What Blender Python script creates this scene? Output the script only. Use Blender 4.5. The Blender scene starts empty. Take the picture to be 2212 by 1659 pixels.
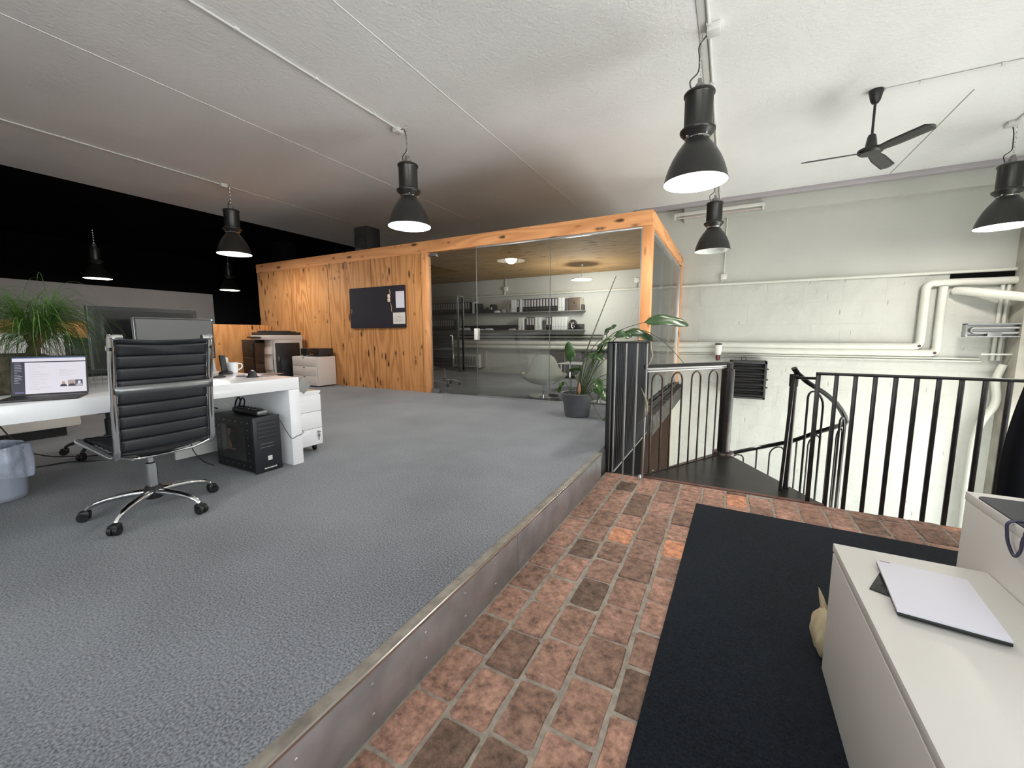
import bpy, bmesh, math, random
from mathutils import Vector, Matrix

PI = math.pi
C = bpy.context.scene.collection
SC = bpy.context.scene

# ------------------------------------------------------------------ camera, world, daylight, exposure
F_PX, PITCH, ROLL, YAW = 874.2, 0.120814, -0.0014034, -0.489815     # fitted to the photograph's vanishing points
EYE = 1.06
_f = Vector((math.sin(YAW)*math.cos(PITCH), math.cos(YAW)*math.cos(PITCH), -math.sin(PITCH)))
_r = Vector((math.cos(YAW), -math.sin(YAW), 0))
_u = _r.cross(_f)
_r2 = _r*math.cos(ROLL) + _u*math.sin(ROLL)
_u2 = -_r*math.sin(ROLL) + _u*math.cos(ROLL)
cam_data = bpy.data.cameras.new('camera')
cam = bpy.data.objects.new('camera', cam_data); C.objects.link(cam)
cam_data.sensor_fit = 'HORIZONTAL'; cam_data.sensor_width = 36.0
cam_data.lens = F_PX*36.0/2212.0
cam_data.clip_start = 0.05; cam_data.clip_end = 200
M3 = Matrix((_r2, _u2, -_f)).transposed()
cam.matrix_world = Matrix.Translation((0, 0, EYE)) @ M3.to_4x4()
SC.camera = cam

SC.view_settings.view_transform = 'Standard'
SC.view_settings.look = 'None'
SC.view_settings.exposure = EXPOSURE = 0.0
SC.view_settings.gamma = 1.0
SC.view_settings.use_curve_mapping = False
SC.cycles.max_bounces = 10
SC.cycles.diffuse_bounces = 6
SC.cycles.glossy_bounces = 4
SC.cycles.transparent_max_bounces = 16
SC.cycles.caustics_reflective = False
SC.cycles.caustics_refractive = False
SC.cycles.sample_clamp_indirect = 6.0

SKY = 14.0
world = bpy.data.worlds.new('sky_and_bright_ground'); SC.world = world
world.use_nodes = True
wn = world.node_tree.nodes; wl = world.node_tree.links
wbg = wn['Background']
wtc = wn.new('ShaderNodeTexCoord'); wsep = wn.new('ShaderNodeSeparateXYZ')
wr = wn.new('ShaderNodeValToRGB')
wl.new(wtc.outputs['Generated'], wsep.inputs[0])
wmap = wn.new('ShaderNodeMapRange'); wmap.inputs['From Min'].default_value = -1
wl.new(wsep.outputs['Z'], wmap.inputs['Value']); wl.new(wmap.outputs[0], wr.inputs['Fac'])
wr.color_ramp.elements[0].position = 0.44; wr.color_ramp.elements[0].color = (1.0, 1.0, 0.94, 1)  # ground half made brighter than the sky, to light the ceiling through the windows
wr.color_ramp.elements[1].position = 0.56; wr.color_ramp.elements[1].color = (0.60, 0.65, 0.68, 1)
wl.new(wr.outputs['Color'], wbg.inputs['Color'])
wbg.inputs['Strength'].default_value = SKY

def portal(name, loc, rot, sx, sy):
    """marks a window opening in the wall for the sky light"""
    d = bpy.data.lights.new(name, 'AREA'); d.shape = 'RECTANGLE'; d.size = sx; d.size_y = sy
    d.cycles.is_portal = True
    o = bpy.data.objects.new(name, d); C.objects.link(o)
    o.location = loc; o.rotation_euler = rot
    return o
YB, XR = -3.3, 5.2                         # back wall and right wall, both out of view, both glazed
BACKWIN = [(-2.6, -0.6, 1.6), (-0.2, 2.6, 1.6)]      # x from, x to, sill
RIGHTWIN = [(-2.9, -0.2, 0.2, 2.5), (0.2, 2.5, 0.2, 2.5),
            (0.3, 3.5, -3.15, -0.6),  # unseen lower window, added for more light on the low far wall
            (3.9, 6.5, -3.15, -0.45), (6.7, 9.6, -3.15, -0.45)]
for a, b, c in BACKWIN:
    portal('window_daylight', ((a+b)/2, YB-0.02, (c+2.8)/2), (PI/2, 0, PI), b-a, 2.8-c)
LOWBACK = [(-4.0, -1.2), (-0.8, 2.0), (2.4, 5.0)]           # unseen lower-floor windows, added to brighten the low far wall
for a, b in LOWBACK:
    portal('window_daylight', ((a+b)/2, YB-0.02, -1.85), (PI/2, 0, PI), b-a, 2.5)
for a, b, c, d in RIGHTWIN:
    portal('window_daylight', (XR+0.02, (a+b)/2, (c+d)/2), (PI/2, 0, PI/2), b-a, d-c)

# ------------------------------------------------------------------ mesh building
class MB:
    """collects shapes into one mesh"""
    def __init__(s): s.v = []; s.f = []; s.m = []
    def add(s, verts, faces, mi=0):
        o = len(s.v); s.v += [tuple(v) for v in verts]
        s.f += [tuple(o+i for i in f) for f in faces]; s.m += [mi]*len(faces)
        return s
    def box(s, x0, x1, y0, y1, z0, z1, bev=0.0, mi=0, rz=0.0, piv=None, M=None):
        if x0 > x1: x0, x1 = x1, x0
        if y0 > y1: y0, y1 = y1, y0
        if z0 > z1: z0, z1 = z1, z0
        bm = bmesh.new(); bmesh.ops.create_cube(bm, size=1)
        for v in bm.verts:
            v.co = Vector((x0+(v.co.x+.5)*(x1-x0), y0+(v.co.y+.5)*(y1-y0), z0+(v.co.z+.5)*(z1-z0)))
        bev = min(bev, .45*min(x1-x0, y1-y0, z1-z0))
        if bev > 0: bmesh.ops.bevel(bm, geom=bm.edges[:], offset=bev, segments=2, affect='EDGES', profile=.5)
        if rz:
            p = Vector(piv or ((x0+x1)/2, (y0+y1)/2, 0))
            bmesh.ops.rotate(bm, verts=bm.verts, cent=p, matrix=Matrix.Rotation(rz, 3, 'Z'))
        if M is not None: bmesh.ops.transform(bm, matrix=M, verts=bm.verts)
        bm.verts.index_update()
        s.add([v.co[:] for v in bm.verts], [[v.index for v in f.verts] for f in bm.faces], mi); bm.free()
        return s
    def quad(s, a, b, c, d, mi=0): return s.add([a, b, c, d], [(0, 1, 2, 3)], mi)
    def prism(s, poly, z0, z1, mi=0):
        n = len(poly)
        vs = [(x, y, z0) for x, y in poly] + [(x, y, z1) for x, y in poly]
        fs = [tuple(range(n-1, -1, -1)), tuple(range(n, 2*n))] + [(i, (i+1) % n, n+(i+1) % n, n+i) for i in range(n)]
        return s.add(vs, fs, mi)
    def tube(s, pts, r, n=8, mi=0, closed=False, flat=1.0):
        """round bar through the points; r one radius or one per point"""
        pts = [Vector(p) for p in pts]; N = len(pts)
        rs = r if isinstance(r, (list, tuple)) else [r]*N
        rings = []; up = None
        for i, p in enumerate(pts):
            if closed: t = pts[(i+1) % N]-pts[i-1]
            else: t = pts[min(i+1, N-1)]-pts[max(i-1, 0)]
            t.normalize()
            if up is None:
                up = Vector((0, 0, 1)) if abs(t.z) < .9 else Vector((1, 0, 0))
            a = t.cross(up)
            if a.length < 1e-5: a = t.cross(Vector((0, 1, 0)))
            a.normalize(); b = a.cross(t); b.normalize(); up = b
            rings.append([p+(a*math.cos(2*PI*k/n)+b*math.sin(2*PI*k/n)*flat)*rs[i] for k in range(n)])
        vs = [v for ring in rings for v in ring]; fs = []
        for i in range(N if closed else N-1):
            j = (i+1) % N
            for k in range(n): fs.append((i*n+k, i*n+(k+1) % n, j*n+(k+1) % n, j*n+k))
        if not closed:
            fs.append(tuple(range(n-1, -1, -1))); fs.append(tuple((N-1)*n+k for k in range(n)))
        return s.add(vs, fs, mi)
    def lathe(s, prof, c=(0, 0, 0), n=32, mi=0, axis='z'):
        """(radius, height) profile turned about an axis through c"""
        vs = []; fs = []; P = len(prof)
        for k in range(n):
            ca, sa = math.cos(2*PI*k/n), math.sin(2*PI*k/n)
            for r, h in prof:
                if axis == 'z': vs.append((c[0]+r*ca, c[1]+r*sa, c[2]+h))
                elif axis == 'x': vs.append((c[0]+h, c[1]+r*ca, c[2]+r*sa))
                else: vs.append((c[0]+r*sa, c[1]+h, c[2]+r*ca))
        for k in range(n):
            j = (k+1) % n
            for i in range(P-1):
                if prof[i][0] < 1e-6 and prof[i+1][0] < 1e-6: continue
                fs.append((k*P+i, j*P+i, j*P+i+1, k*P+i+1))
        return s.add(vs, fs, mi)
    def grid(s, fn, nu, nv, mi=0):
        vs = [fn(i/nu, j/nv) for i in range(nu+1) for j in range(nv+1)]
        fs = [(i*(nv+1)+j, i*(nv+1)+j+1, (i+1)*(nv+1)+j+1, (i+1)*(nv+1)+j) for i in range(nu) for j in range(nv)]
        return s.add(vs, fs, mi)

def _offset(o):
    while o.parent: o = o.parent
    return Vector(o.get('_off', (0, 0, 0)))
def build(name, mb, mat, parent=None, smooth=30, off=None, solid=0.0):
    me = bpy.data.meshes.new(name)
    d = _offset(parent) if parent else Vector(off or (0, 0, 0))
    me.from_pydata([(Vector(v)-d)[:] for v in mb.v], [], mb.f)
    mats = mat if isinstance(mat, (list, tuple)) else [mat]
    for m in mats: me.materials.append(m)
    if len(mats) > 1: me.polygons.foreach_set('material_index', mb.m)
    bm = bmesh.new(); bm.from_mesh(me)
    bmesh.ops.remove_doubles(bm, verts=bm.verts, dist=1e-6)
    bmesh.ops.recalc_face_normals(bm, faces=bm.faces); bm.to_mesh(me); bm.free()
    if smooth:
        me.shade_smooth(); me.set_sharp_from_angle(angle=math.radians(smooth))
    o = bpy.data.objects.new(name, me); C.objects.link(o)
    if parent: o.parent = parent
    else: o.location = d
    if solid:
        md = o.modifiers.new('thickness', 'SOLIDIFY'); md.thickness = solid; md.offset = 0
    return o
def tag(o, label, cat, group=None):
    o['label'] = label; o['category'] = cat
    if group: o['group'] = group
    return o
OFFS = []
def thing(name, label, cat, loc, group=None, local=False, rz=0.0):
    """an Empty at the thing's base; parts are given in room coordinates unless local"""
    o = bpy.data.objects.new(name, None); C.objects.link(o)
    o.empty_display_size = .1
    o.location = loc; o.rotation_euler = (0, 0, rz)
    if not local: o['_off'] = tuple(loc); OFFS.append(o)
    return tag(o, label, cat, group)
def part(name, mb, mat, parent, label=None, smooth=30, solid=0.0):
    o = build(name, mb, mat, parent, smooth, solid=solid)
    if label: o['label'] = label
    return o
def solo(name, mb, mat, label, cat, loc=None, group=None, smooth=30, solid=0.0):
    return tag(build(name, mb, mat, None, smooth, off=loc, solid=solid), label, cat, group)
def struct(name, mb, mat, parent=None, smooth=30):
    o = build(name, mb, mat, parent, smooth)
    if not parent: o['kind'] = 'structure'
    return o
def dup(root, loc, rz, label, group=None):
    def cp(o, par):
        c = o.copy(); C.objects.link(c); c.parent = par
        for ch in o.children: cp(ch, c)
        return c
    r = cp(root, None); r.location = loc; r.rotation_euler = (0, 0, rz); r['label'] = label
    if group: r['group'] = group
    return r
def arc(c, r, a0, a1, n, f): return [f(c, r, a0+(a1-a0)*i/n) for i in range(n+1)]
def smooth_path(pts, n=6):
    """Catmull-Rom through the points"""
    P = [Vector(p) for p in pts]; out = []
    for i in range(len(P)-1):
        a, b, c, d = P[max(i-1, 0)], P[i], P[i+1], P[min(i+2, len(P)-1)]
        for k in range(n):
            t = k/n
            out.append(.5*((2*b)+(c-a)*t+(2*a-5*b+4*c-d)*t*t+(3*b-a-3*c+d)*t**3))
    out.append(P[-1]); return out
ORD = ['first', 'second', 'third', 'fourth', 'fifth', 'sixth', 'seventh', 'eighth', 'ninth', 'tenth', 'eleventh', 'twelfth',
       'thirteenth', 'fourteenth', 'fifteenth', 'sixteenth', 'seventeenth', 'eighteenth']

# ------------------------------------------------------------------ materials
def mat(name, col, rough=.5, metal=0.0, noise=0.0, scale=8.0, bump=0.0, bscale=60.0, spec=.5, emit=None, estr=0.0, coat=0.0,
        stretch=(1, 1, 1), bdist=.01, detail=4):
    m = bpy.data.materials.new(name); m.use_nodes = True
    nt = m.node_tree; N = nt.nodes; L = nt.links
    b = N['Principled BSDF']
    b.inputs['Base Color'].default_value = (*col, 1); b.inputs['Roughness'].default_value = rough
    b.inputs['Metallic'].default_value = metal; b.inputs['Specular IOR Level'].default_value = spec
    b.inputs['Coat Weight'].default_value = coat
    if emit: b.inputs['Emission Color'].default_value = (*emit, 1); b.inputs['Emission Strength'].default_value = estr
    tc = N.new('ShaderNodeTexCoord'); mp = N.new('ShaderNodeMapping'); mp.inputs['Scale'].default_value = stretch
    L.new(tc.outputs['Object'], mp.inputs['Vector'])
    if noise:
        n = N.new('ShaderNodeTexNoise'); n.inputs['Scale'].default_value = scale; n.inputs['Detail'].default_value = detail
        L.new(mp.outputs[0], n.inputs['Vector'])
        r = N.new('ShaderNodeValToRGB')
        r.color_ramp.elements[0].position = .3; r.color_ramp.elements[1].position = .7
        r.color_ramp.elements[0].color = (*[max(0, c*(1-noise)) for c in col], 1)
        r.color_ramp.elements[1].color = (*[min(1, c*(1+noise)) for c in col], 1)
        L.new(n.outputs['Fac'], r.inputs['Fac']); L.new(r.outputs['Color'], b.inputs['Base Color'])
    if bump:
        n2 = N.new('ShaderNodeTexNoise'); n2.inputs['Scale'].default_value = bscale; n2.inputs['Detail'].default_value = 6
        L.new(mp.outputs[0], n2.inputs['Vector'])
        bp = N.new('ShaderNodeBump'); bp.inputs['Strength'].default_value = bump; bp.inputs['Distance'].default_value = bdist
        L.new(n2.outputs['Fac'], bp.inputs['Height']); L.new(bp.outputs[0], b.inputs['Normal'])
    return m

def glass_mat(name, tint, refl=1.0):
    m = bpy.data.materials.new(name); m.use_nodes = True
    nt = m.node_tree; N = nt.nodes; L = nt.links; N.remove(N['Principled BSDF'])
    t = N.new('ShaderNodeBsdfTransparent'); t.inputs['Color'].default_value = (*tint, 1)
    g = N.new('ShaderNodeBsdfGlossy'); g.inputs['Roughness'].default_value = .01; g.inputs['Color'].default_value = (refl, refl, refl, 1)
    fr = N.new('ShaderNodeFresnel'); fr.inputs['IOR'].default_value = 1.5
    mx = N.new('ShaderNodeMixShader'); L.new(fr.outputs[0], mx.inputs[0]); L.new(t.outputs[0], mx.inputs[1]); L.new(g.outputs[0], mx.inputs[2])
    L.new(mx.outputs[0], N['Material Output'].inputs['Surface'])
    return m

def plywood_mat(name, base, dark, axis='z', rough=.55):
    """softwood plywood: cathedral grain along one axis, rows of small dark knots"""
    m = bpy.data.materials.new(name); m.use_nodes = True
    nt = m.node_tree; N = nt.nodes; L = nt.links; b = N['Principled BSDF']
    b.inputs['Roughness'].default_value = rough; b.inputs['Specular IOR Level'].default_value = .25
    tc = N.new('ShaderNodeTexCoord')
    st = {'z': (1, 1, .12), 'x': (.12, 1, 1), 'y': (1, .12, 1)}[axis]
    mp = N.new('ShaderNodeMapping'); mp.inputs['Scale'].default_value = st; L.new(tc.outputs['Object'], mp.inputs['Vector'])
    n1 = N.new('ShaderNodeTexNoise'); n1.inputs['Scale'].default_value = 2.6; n1.inputs['Detail'].default_value = 2
    L.new(mp.outputs[0], n1.inputs['Vector'])
    mul = N.new('ShaderNodeMath'); mul.operation = 'MULTIPLY'; mul.inputs[1].default_value = 62
    L.new(n1.outputs['Fac'], mul.inputs[0])
    sn = N.new('ShaderNodeMath'); sn.operation = 'SINE'; L.new(mul.outputs[0], sn.inputs[0])
    mr = N.new('ShaderNodeMapRange'); mr.inputs['From Min'].default_value = -1; L.new(sn.outputs[0], mr.inputs['Value'])
    ramp = N.new('ShaderNodeValToRGB'); e = ramp.color_ramp.elements
    e[0].position = 0; e[0].color = (*dark, 1); e[1].position = .55; e[1].color = (*base, 1)
    x = e.new(1.0); x.color = (*[min(1, c*1.14) for c in base], 1)
    L.new(mr.outputs[0], ramp.inputs['Fac'])
    # broad tone differences from veneer to veneer
    n3 = N.new('ShaderNodeTexNoise'); n3.inputs['Scale'].default_value = .9; n3.inputs['Detail'].default_value = 1
    L.new(mp.outputs[0], n3.inputs['Vector'])
    mixt = N.new('ShaderNodeMix'); mixt.data_type = 'RGBA'; mixt.blend_type = 'MIX'
    fm = N.new('ShaderNodeMapRange'); fm.inputs['To Max'].default_value = .8; fm.inputs['From Min'].default_value = .3; fm.inputs['From Max'].default_value = .75
    L.new(n3.outputs['Fac'], fm.inputs['Value']); L.new(fm.outputs[0], mixt.inputs['Factor'])
    L.new(ramp.outputs['Color'], mixt.inputs['A']); mixt.inputs['B'].default_value = (*base, 1)
    # knots
    mp2 = N.new('ShaderNodeMapping')
    mp2.inputs['Scale'].default_value = {'z': (9, 9, 2.6), 'x': (2.6, 9, 9), 'y': (9, 2.6, 9)}[axis]
    L.new(tc.outputs['Object'], mp2.inputs['Vector'])
    vo = N.new('ShaderNodeTexVoronoi'); vo.inputs['Scale'].default_value = 1.0; L.new(mp2.outputs[0], vo.inputs['Vector'])
    kr = N.new('ShaderNodeMapRange'); kr.inputs['From Min'].default_value = .12; kr.inputs['From Max'].default_value = .30
    kr.inputs['To Min'].default_value = 1; kr.inputs['To Max'].default_value = 0
    L.new(vo.outputs['Distance'], kr.inputs['Value'])
    n4 = N.new('ShaderNodeTexNoise'); n4.inputs['Scale'].default_value = 1.9
    mp4 = N.new('ShaderNodeMapping'); mp4.inputs['Scale'].default_value = {'z': (.35, .35, 2.0), 'x': (2.0, .35, .35), 'y': (.35, 2.0, .35)}[axis]
    L.new(tc.outputs['Object'], mp4.inputs['Vector']); L.new(mp4.outputs[0], n4.inputs['Vector'])
    th = N.new('ShaderNodeMapRange'); th.inputs['From Min'].default_value = .50; th.inputs['From Max'].default_value = .57
    L.new(n4.outputs['Fac'], th.inputs['Value'])
    kk = N.new('ShaderNodeMath'); kk.operation = 'MULTIPLY'; L.new(kr.outputs[0], kk.inputs[0]); L.new(th.outputs[0], kk.inputs[1])
    mk = N.new('ShaderNodeMix'); mk.data_type = 'RGBA'; L.new(kk.outputs[0], mk.inputs['Factor'])
    L.new(mixt.outputs['Result'], mk.inputs['A']); mk.inputs['B'].default_value = (*[c*.16 for c in dark], 1)
    L.new(mk.outputs['Result'], b.inputs['Base Color'])
    return m

def wall_mat(name, col):
    """painted rough concrete and blockwork, smoother above the pipe line"""
    m = mat(name, col, rough=.75, noise=.04, scale=1.3, spec=.25)
    nt = m.node_tree; N = nt.nodes; L = nt.links; b = N['Principled BSDF']
    tc = N.new('ShaderNodeTexCoord')
    sep = N.new('ShaderNodeSeparateXYZ'); L.new(tc.outputs['Object'], sep.inputs[0])
    low = N.new('ShaderNodeMapRange'); low.inputs['From Min'].default_value = 2.10; low.inputs['From Max'].default_value = 2.14
    low.inputs['To Min'].default_value = 1; low.inputs['To Max'].default_value = .12
    L.new(sep.outputs['Z'], low.inputs['Value'])
    n = N.new('ShaderNodeTexNoise'); n.inputs['Scale'].default_value = 5; n.inputs['Detail'].default_value = 6
    L.new(tc.outputs['Object'], n.inputs['Vector'])
    v = N.new('ShaderNodeTexVoronoi'); v.feature = 'F1'; v.inputs['Scale'].default_value = 2.4
    mpv = N.new('ShaderNodeMapping'); mpv.inputs['Scale'].default_value = (2.2, 1, .8); L.new(tc.outputs['Object'], mpv.inputs['Vector'])
    L.new(mpv.outputs[0], v.inputs['Vector'])
    vr = N.new('ShaderNodeMapRange'); vr.inputs['From Max'].default_value = .12; L.new(v.outputs['Distance'], vr.inputs['Value'])
    br = N.new('ShaderNodeTexBrick'); br.inputs['Scale'].default_value = 1
    br.inputs['Brick Width'].default_value = .62; br.inputs['Row Height'].default_value = .42; br.inputs['Mortar Size'].default_value = .008
    br.inputs['Color1'].default_value = (1, 1, 1, 1); br.inputs['Color2'].default_value = (.93, .93, .93, 1); br.inputs['Mortar'].default_value = (.78, .78, .78, 1)
    mpb = N.new('ShaderNodeMapping'); mpb.inputs['Rotation'].default_value = (PI/2, 0, 0); L.new(tc.outputs['Object'], mpb.inputs['Vector'])
    L.new(mpb.outputs[0], br.inputs['Vector'])
    a1 = N.new('ShaderNodeMath'); a1.operation = 'MULTIPLY_ADD'; a1.inputs[1].default_value = 1.1
    L.new(n.outputs['Fac'], a1.inputs[0]); L.new(br.outputs['Color'], a1.inputs[2])
    a2 = N.new('ShaderNodeMath'); a2.operation = 'MULTIPLY_ADD'; a2.inputs[1].default_value = .55
    L.new(vr.outputs[0], a2.inputs[0]); L.new(a1.outputs[0], a2.inputs[2])
    a3 = N.new('ShaderNodeMath'); a3.operation = 'MULTIPLY'; L.new(a2.outputs[0], a3.inputs[0]); L.new(low.outputs[0], a3.inputs[1])
    bp = N.new('ShaderNodeBump'); bp.inputs['Strength'].default_value = .8; bp.inputs['Distance'].default_value = .035
    L.new(a3.outputs[0], bp.inputs['Height']); L.new(bp.outputs[0], b.inputs['Normal'])
    return m

def brick_mat(name):
    m = bpy.data.materials.new(name); m.use_nodes = True
    nt = m.node_tree; N = nt.nodes; L = nt.links; b = N['Principled BSDF']
    b.inputs['Roughness'].default_value = .72; b.inputs['Specular IOR Level'].default_value = .3
    at = N.new('ShaderNodeAttribute'); at.attribute_name = 'fired'
    r = N.new('ShaderNodeValToRGB'); e = r.color_ramp.elements
    e[0].position = 0; e[0].color = (.125, .082, .060, 1); e[1].position = 1; e[1].color = (.58, .25, .14, 1)
    x = e.new(.35); x.color = (.245, .145, .108, 1)
    x = e.new(.75); x.color = (.40, .225, .168, 1)
    L.new(at.outputs['Fac'], r.inputs['Fac'])
    tc = N.new('ShaderNodeTexCoord')
    n = N.new('ShaderNodeTexNoise'); n.inputs['Scale'].default_value = 26; n.inputs['Detail'].default_value = 8; n.inputs['Roughness'].default_value = .7
    L.new(tc.outputs['Object'], n.inputs['Vector'])
    rr = N.new('ShaderNodeValToRGB'); q = rr.color_ramp.elements
    q[0].position = .34; q[0].color = (.42, .42, .42, 1); q[1].position = .66; q[1].color = (1.5, 1.5, 1.5, 1)
    L.new(n.outputs['Fac'], rr.inputs['Fac'])
    mx = N.new('ShaderNodeMix'); mx.data_type = 'RGBA'; mx.blend_type = 'MULTIPLY'; mx.inputs['Factor'].default_value = 1
    L.new(r.outputs['Color'], mx.inputs['A']); L.new(rr.outputs['Color'], mx.inputs['B'])
    v = N.new('ShaderNodeTexVoronoi'); v.inputs['Scale'].default_value = 45; L.new(tc.outputs['Object'], v.inputs['Vector'])
    vr = N.new('ShaderNodeMapRange'); vr.inputs['From Min'].default_value = .05; vr.inputs['From Max'].default_value = .22
    vr.inputs['To Min'].default_value = .45; vr.inputs['To Max'].default_value = 0
    L.new(v.outputs['Distance'], vr.inputs['Value'])
    n2 = N.new('ShaderNodeTexNoise'); n2.inputs['Scale'].default_value = 7; L.new(tc.outputs['Object'], n2.inputs['Vector'])
    g = N.new('ShaderNodeMapRange'); g.inputs['From Min'].default_value = .5; g.inputs['From Max'].default_value = .65; L.new(n2.outputs['Fac'], g.inputs['Value'])
    gm = N.new('ShaderNodeMath'); gm.operation = 'MULTIPLY'; L.new(vr.outputs[0], gm.inputs[0]); L.new(g.outputs[0], gm.inputs[1])
    m2 = N.new('ShaderNodeMix'); m2.data_type = 'RGBA'; L.new(gm.outputs[0], m2.inputs['Factor'])
    L.new(mx.outputs['Result'], m2.inputs['A']); m2.inputs['B'].default_value = (.035, .025, .022, 1)
    L.new(m2.outputs['Result'], b.inputs['Base Color'])
    bp = N.new('ShaderNodeBump'); bp.inputs['Strength'].default_value = .6; bp.inputs['Distance'].default_value = .006
    L.new(n.outputs['Fac'], bp.inputs['Height']); L.new(bp.outputs[0], b.inputs['Normal'])
    return m

def carpet_mat(name, col, sheen=.25):
    m = mat(name, col, rough=.92, noise=.0, spec=.12)
    nt = m.node_tree; N = nt.nodes; L = nt.links; b = N['Principled BSDF']
    b.inputs['Sheen Weight'].default_value = sheen; b.inputs['Sheen Roughness'].default_value = .5
    tc = N.new('ShaderNodeTexCoord')
    n = N.new('ShaderNodeTexNoise'); n.inputs['Scale'].default_value = 130; n.inputs['Detail'].default_value = 3
    L.new(tc.outputs['Object'], n.inputs['Vector'])
    n2 = N.new('ShaderNodeTexNoise'); n2.inputs['Scale'].default_value = 1.1; n2.inputs['Detail'].default_value = 3
    L.new(tc.outputs['Object'], n2.inputs['Vector'])
    ad = N.new('ShaderNodeMath'); ad.operation = 'MULTIPLY_ADD'; ad.inputs[1].default_value = .35
    L.new(n2.outputs['Fac'], ad.inputs[0]); L.new(n.outputs['Fac'], ad.inputs[2])
    r = N.new('ShaderNodeValToRGB'); q = r.color_ramp.elements
    q[0].position = .50; q[0].color = (*[c*.45 for c in col], 1); q[1].position = .84; q[1].color = (*[c*1.65 for c in col], 1)
    L.new(ad.outputs[0], r.inputs['Fac']); L.new(r.outputs['Color'], b.inputs['Base Color'])
    bp = N.new('ShaderNodeBump'); bp.inputs['Strength'].default_value = .7; bp.inputs['Distance'].default_value = .004
    L.new(n.outputs['Fac'], bp.inputs['Height']); L.new(bp.outputs[0], b.inputs['Normal'])
    return m

WHITE = mat('white_lacquer', (.88, .88, .90), rough=.18, spec=.5)
WHITE_MATT = mat('white_melamine', (.68, .665, .635), rough=.38, spec=.4)
WARMWHITE = mat('cream_plastic', (.72, .68, .62), rough=.5)
PAINTPIPE = mat('painted_pipe', (.60, .60, .55), rough=.4, spec=.4, noise=.03, scale=5)
CONDUIT = mat('painted_conduit', (.66, .66, .65), rough=.5)
TRUNK = mat('grey_trunking', (.40, .375, .40), rough=.5)
BLACKPAINT_SHADE = mat('black_paint_and_shade', (.0035, .0035, .004), rough=.9, spec=.05)  # paint of the black walls; also stands for shade on slot and left loudspeaker
CEIL = mat('ceiling_plaster', (.80, .80, .81), rough=.85, noise=.035, scale=1.1, bump=.6, bscale=30, spec=.2, bdist=.012)
WALLW = wall_mat('painted_concrete', (.505, .51, .475))
CARPET = carpet_mat('grey_carpet', (.146, .155, .175))
RUG = carpet_mat('black_mat', (.0065, .009, .0135), .03)
BRICK = brick_mat('old_brick')
MORTAR = mat('lime_mortar', (.30, .265, .225), rough=.9, noise=.25, scale=30, bump=.5, bscale=80)
STEELDIRTY = mat('step_steel', (.36, .345, .355), rough=.36, metal=.45, noise=.2, scale=7, bump=.06, bscale=15)
STEELEDGE = mat('bright_steel', (.62, .60, .57), rough=.25, metal=1)
STONETRIM = mat('worn_trim', (.215, .19, .16), rough=.5, noise=.35, scale=16)
CHROME = mat('chrome', (.80, .81, .82), rough=.07, metal=1)
ALU = mat('brushed_aluminium', (.40, .41, .42), rough=.3, metal=.9)
DARKALU = mat('grey_aluminium', (.22, .225, .23), rough=.35, metal=.8)
BLACKPL = mat('black_plastic', (.011, .011, .012), rough=.42)
BLACKGL = mat('black_gloss', (.008, .008, .009), rough=.12)
DARKPL = mat('dark_grey_plastic', (.020, .019, .020), rough=.45)
LEATHER = mat('black_leather', (.008, .009, .0125), rough=.42, bump=.12, bscale=160, bdist=.003, spec=.5)
IRON = mat('dark_iron', (.030, .026, .025), rough=.34, metal=.6, noise=.3, scale=18)
IRONBR = mat('brown_iron', (.085, .060, .052), rough=.32, metal=.65, noise=.3, scale=18)
STEELBAR = mat('grey_steel_bar', (.34, .33, .325), rough=.35, metal=.7)
PLATE = mat('landing_plate', (.020, .018, .016), rough=.34, metal=.45, noise=.3, scale=9)
RUSTRED = mat('red_oxide', (.105, .042, .030), rough=.6, noise=.25, scale=20)
LAMPBLK = mat('lamp_enamel', (.017, .017, .016), rough=.32, spec=.5)
LAMPIN = mat('lamp_inside', (.82, .82, .80), rough=.35)
LAMPGREY = mat('lamp_cast_metal', (.22, .215, .22), rough=.45, metal=.3)
BULB = mat('lit_bulb', (1, 1, 1), emit=(1, .95, .86), estr=45)
PANELLIT = mat('lit_diffuser', (1, 1, 1), emit=(1, .97, .92), estr=2.2)
GLASS = glass_mat('clear_glass', (.965, .98, .972))
GLASSDOOR = glass_mat('door_glass', (.85, .87, .865))
PLY = plywood_mat('plywood_wall', (.56, .272, .104), (.42, .168, .055), 'z')
PLYC = plywood_mat('plywood_ceiling', (.36, .225, .10), (.27, .155, .062), 'x', .85)
TIMBERX = plywood_mat('spruce_beam_long', (.74, .35, .15), (.62, .26, .10), 'x')
TIMBERY = plywood_mat('spruce_beam_side', (.70, .34, .15), (.60, .26, .10), 'y')
TIMBERZ = plywood_mat('spruce_post', (.70, .34, .15), (.60, .26, .10), 'z')
BOARD = mat('felt_board', (.012, .010, .018), rough=.9, noise=.2, scale=40)
PAPER = mat('paper', (.70, .69, .77), rough=.6)
LEAF = mat('leaf_green', (.035, .085, .018), rough=.32, noise=.4, scale=9, spec=.5)
LEAFD = mat('leaf_dark', (.022, .050, .017), rough=.3, noise=.4, scale=9)
GRASSY = mat('palm_green', (.060, .130, .022), rough=.45, noise=.5, scale=6)
STEM = mat('stem_green', (.050, .075, .028), rough=.45, noise=.3, scale=12)
DRYLEAF = mat('dry_leaf', (.19, .16, .10), rough=.7, noise=.5, scale=45)
POT = mat('plant_pot', (.085, .086, .098), rough=.55, noise=.15, scale=6)
SOIL = mat('soil', (.02, .014, .01), rough=1, noise=.4, scale=40, bump=.8, bscale=60)
COIR = mat('coir_planter', (.085, .066, .045), rough=.95, noise=.5, scale=28, bump=.8, bscale=70)
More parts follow.
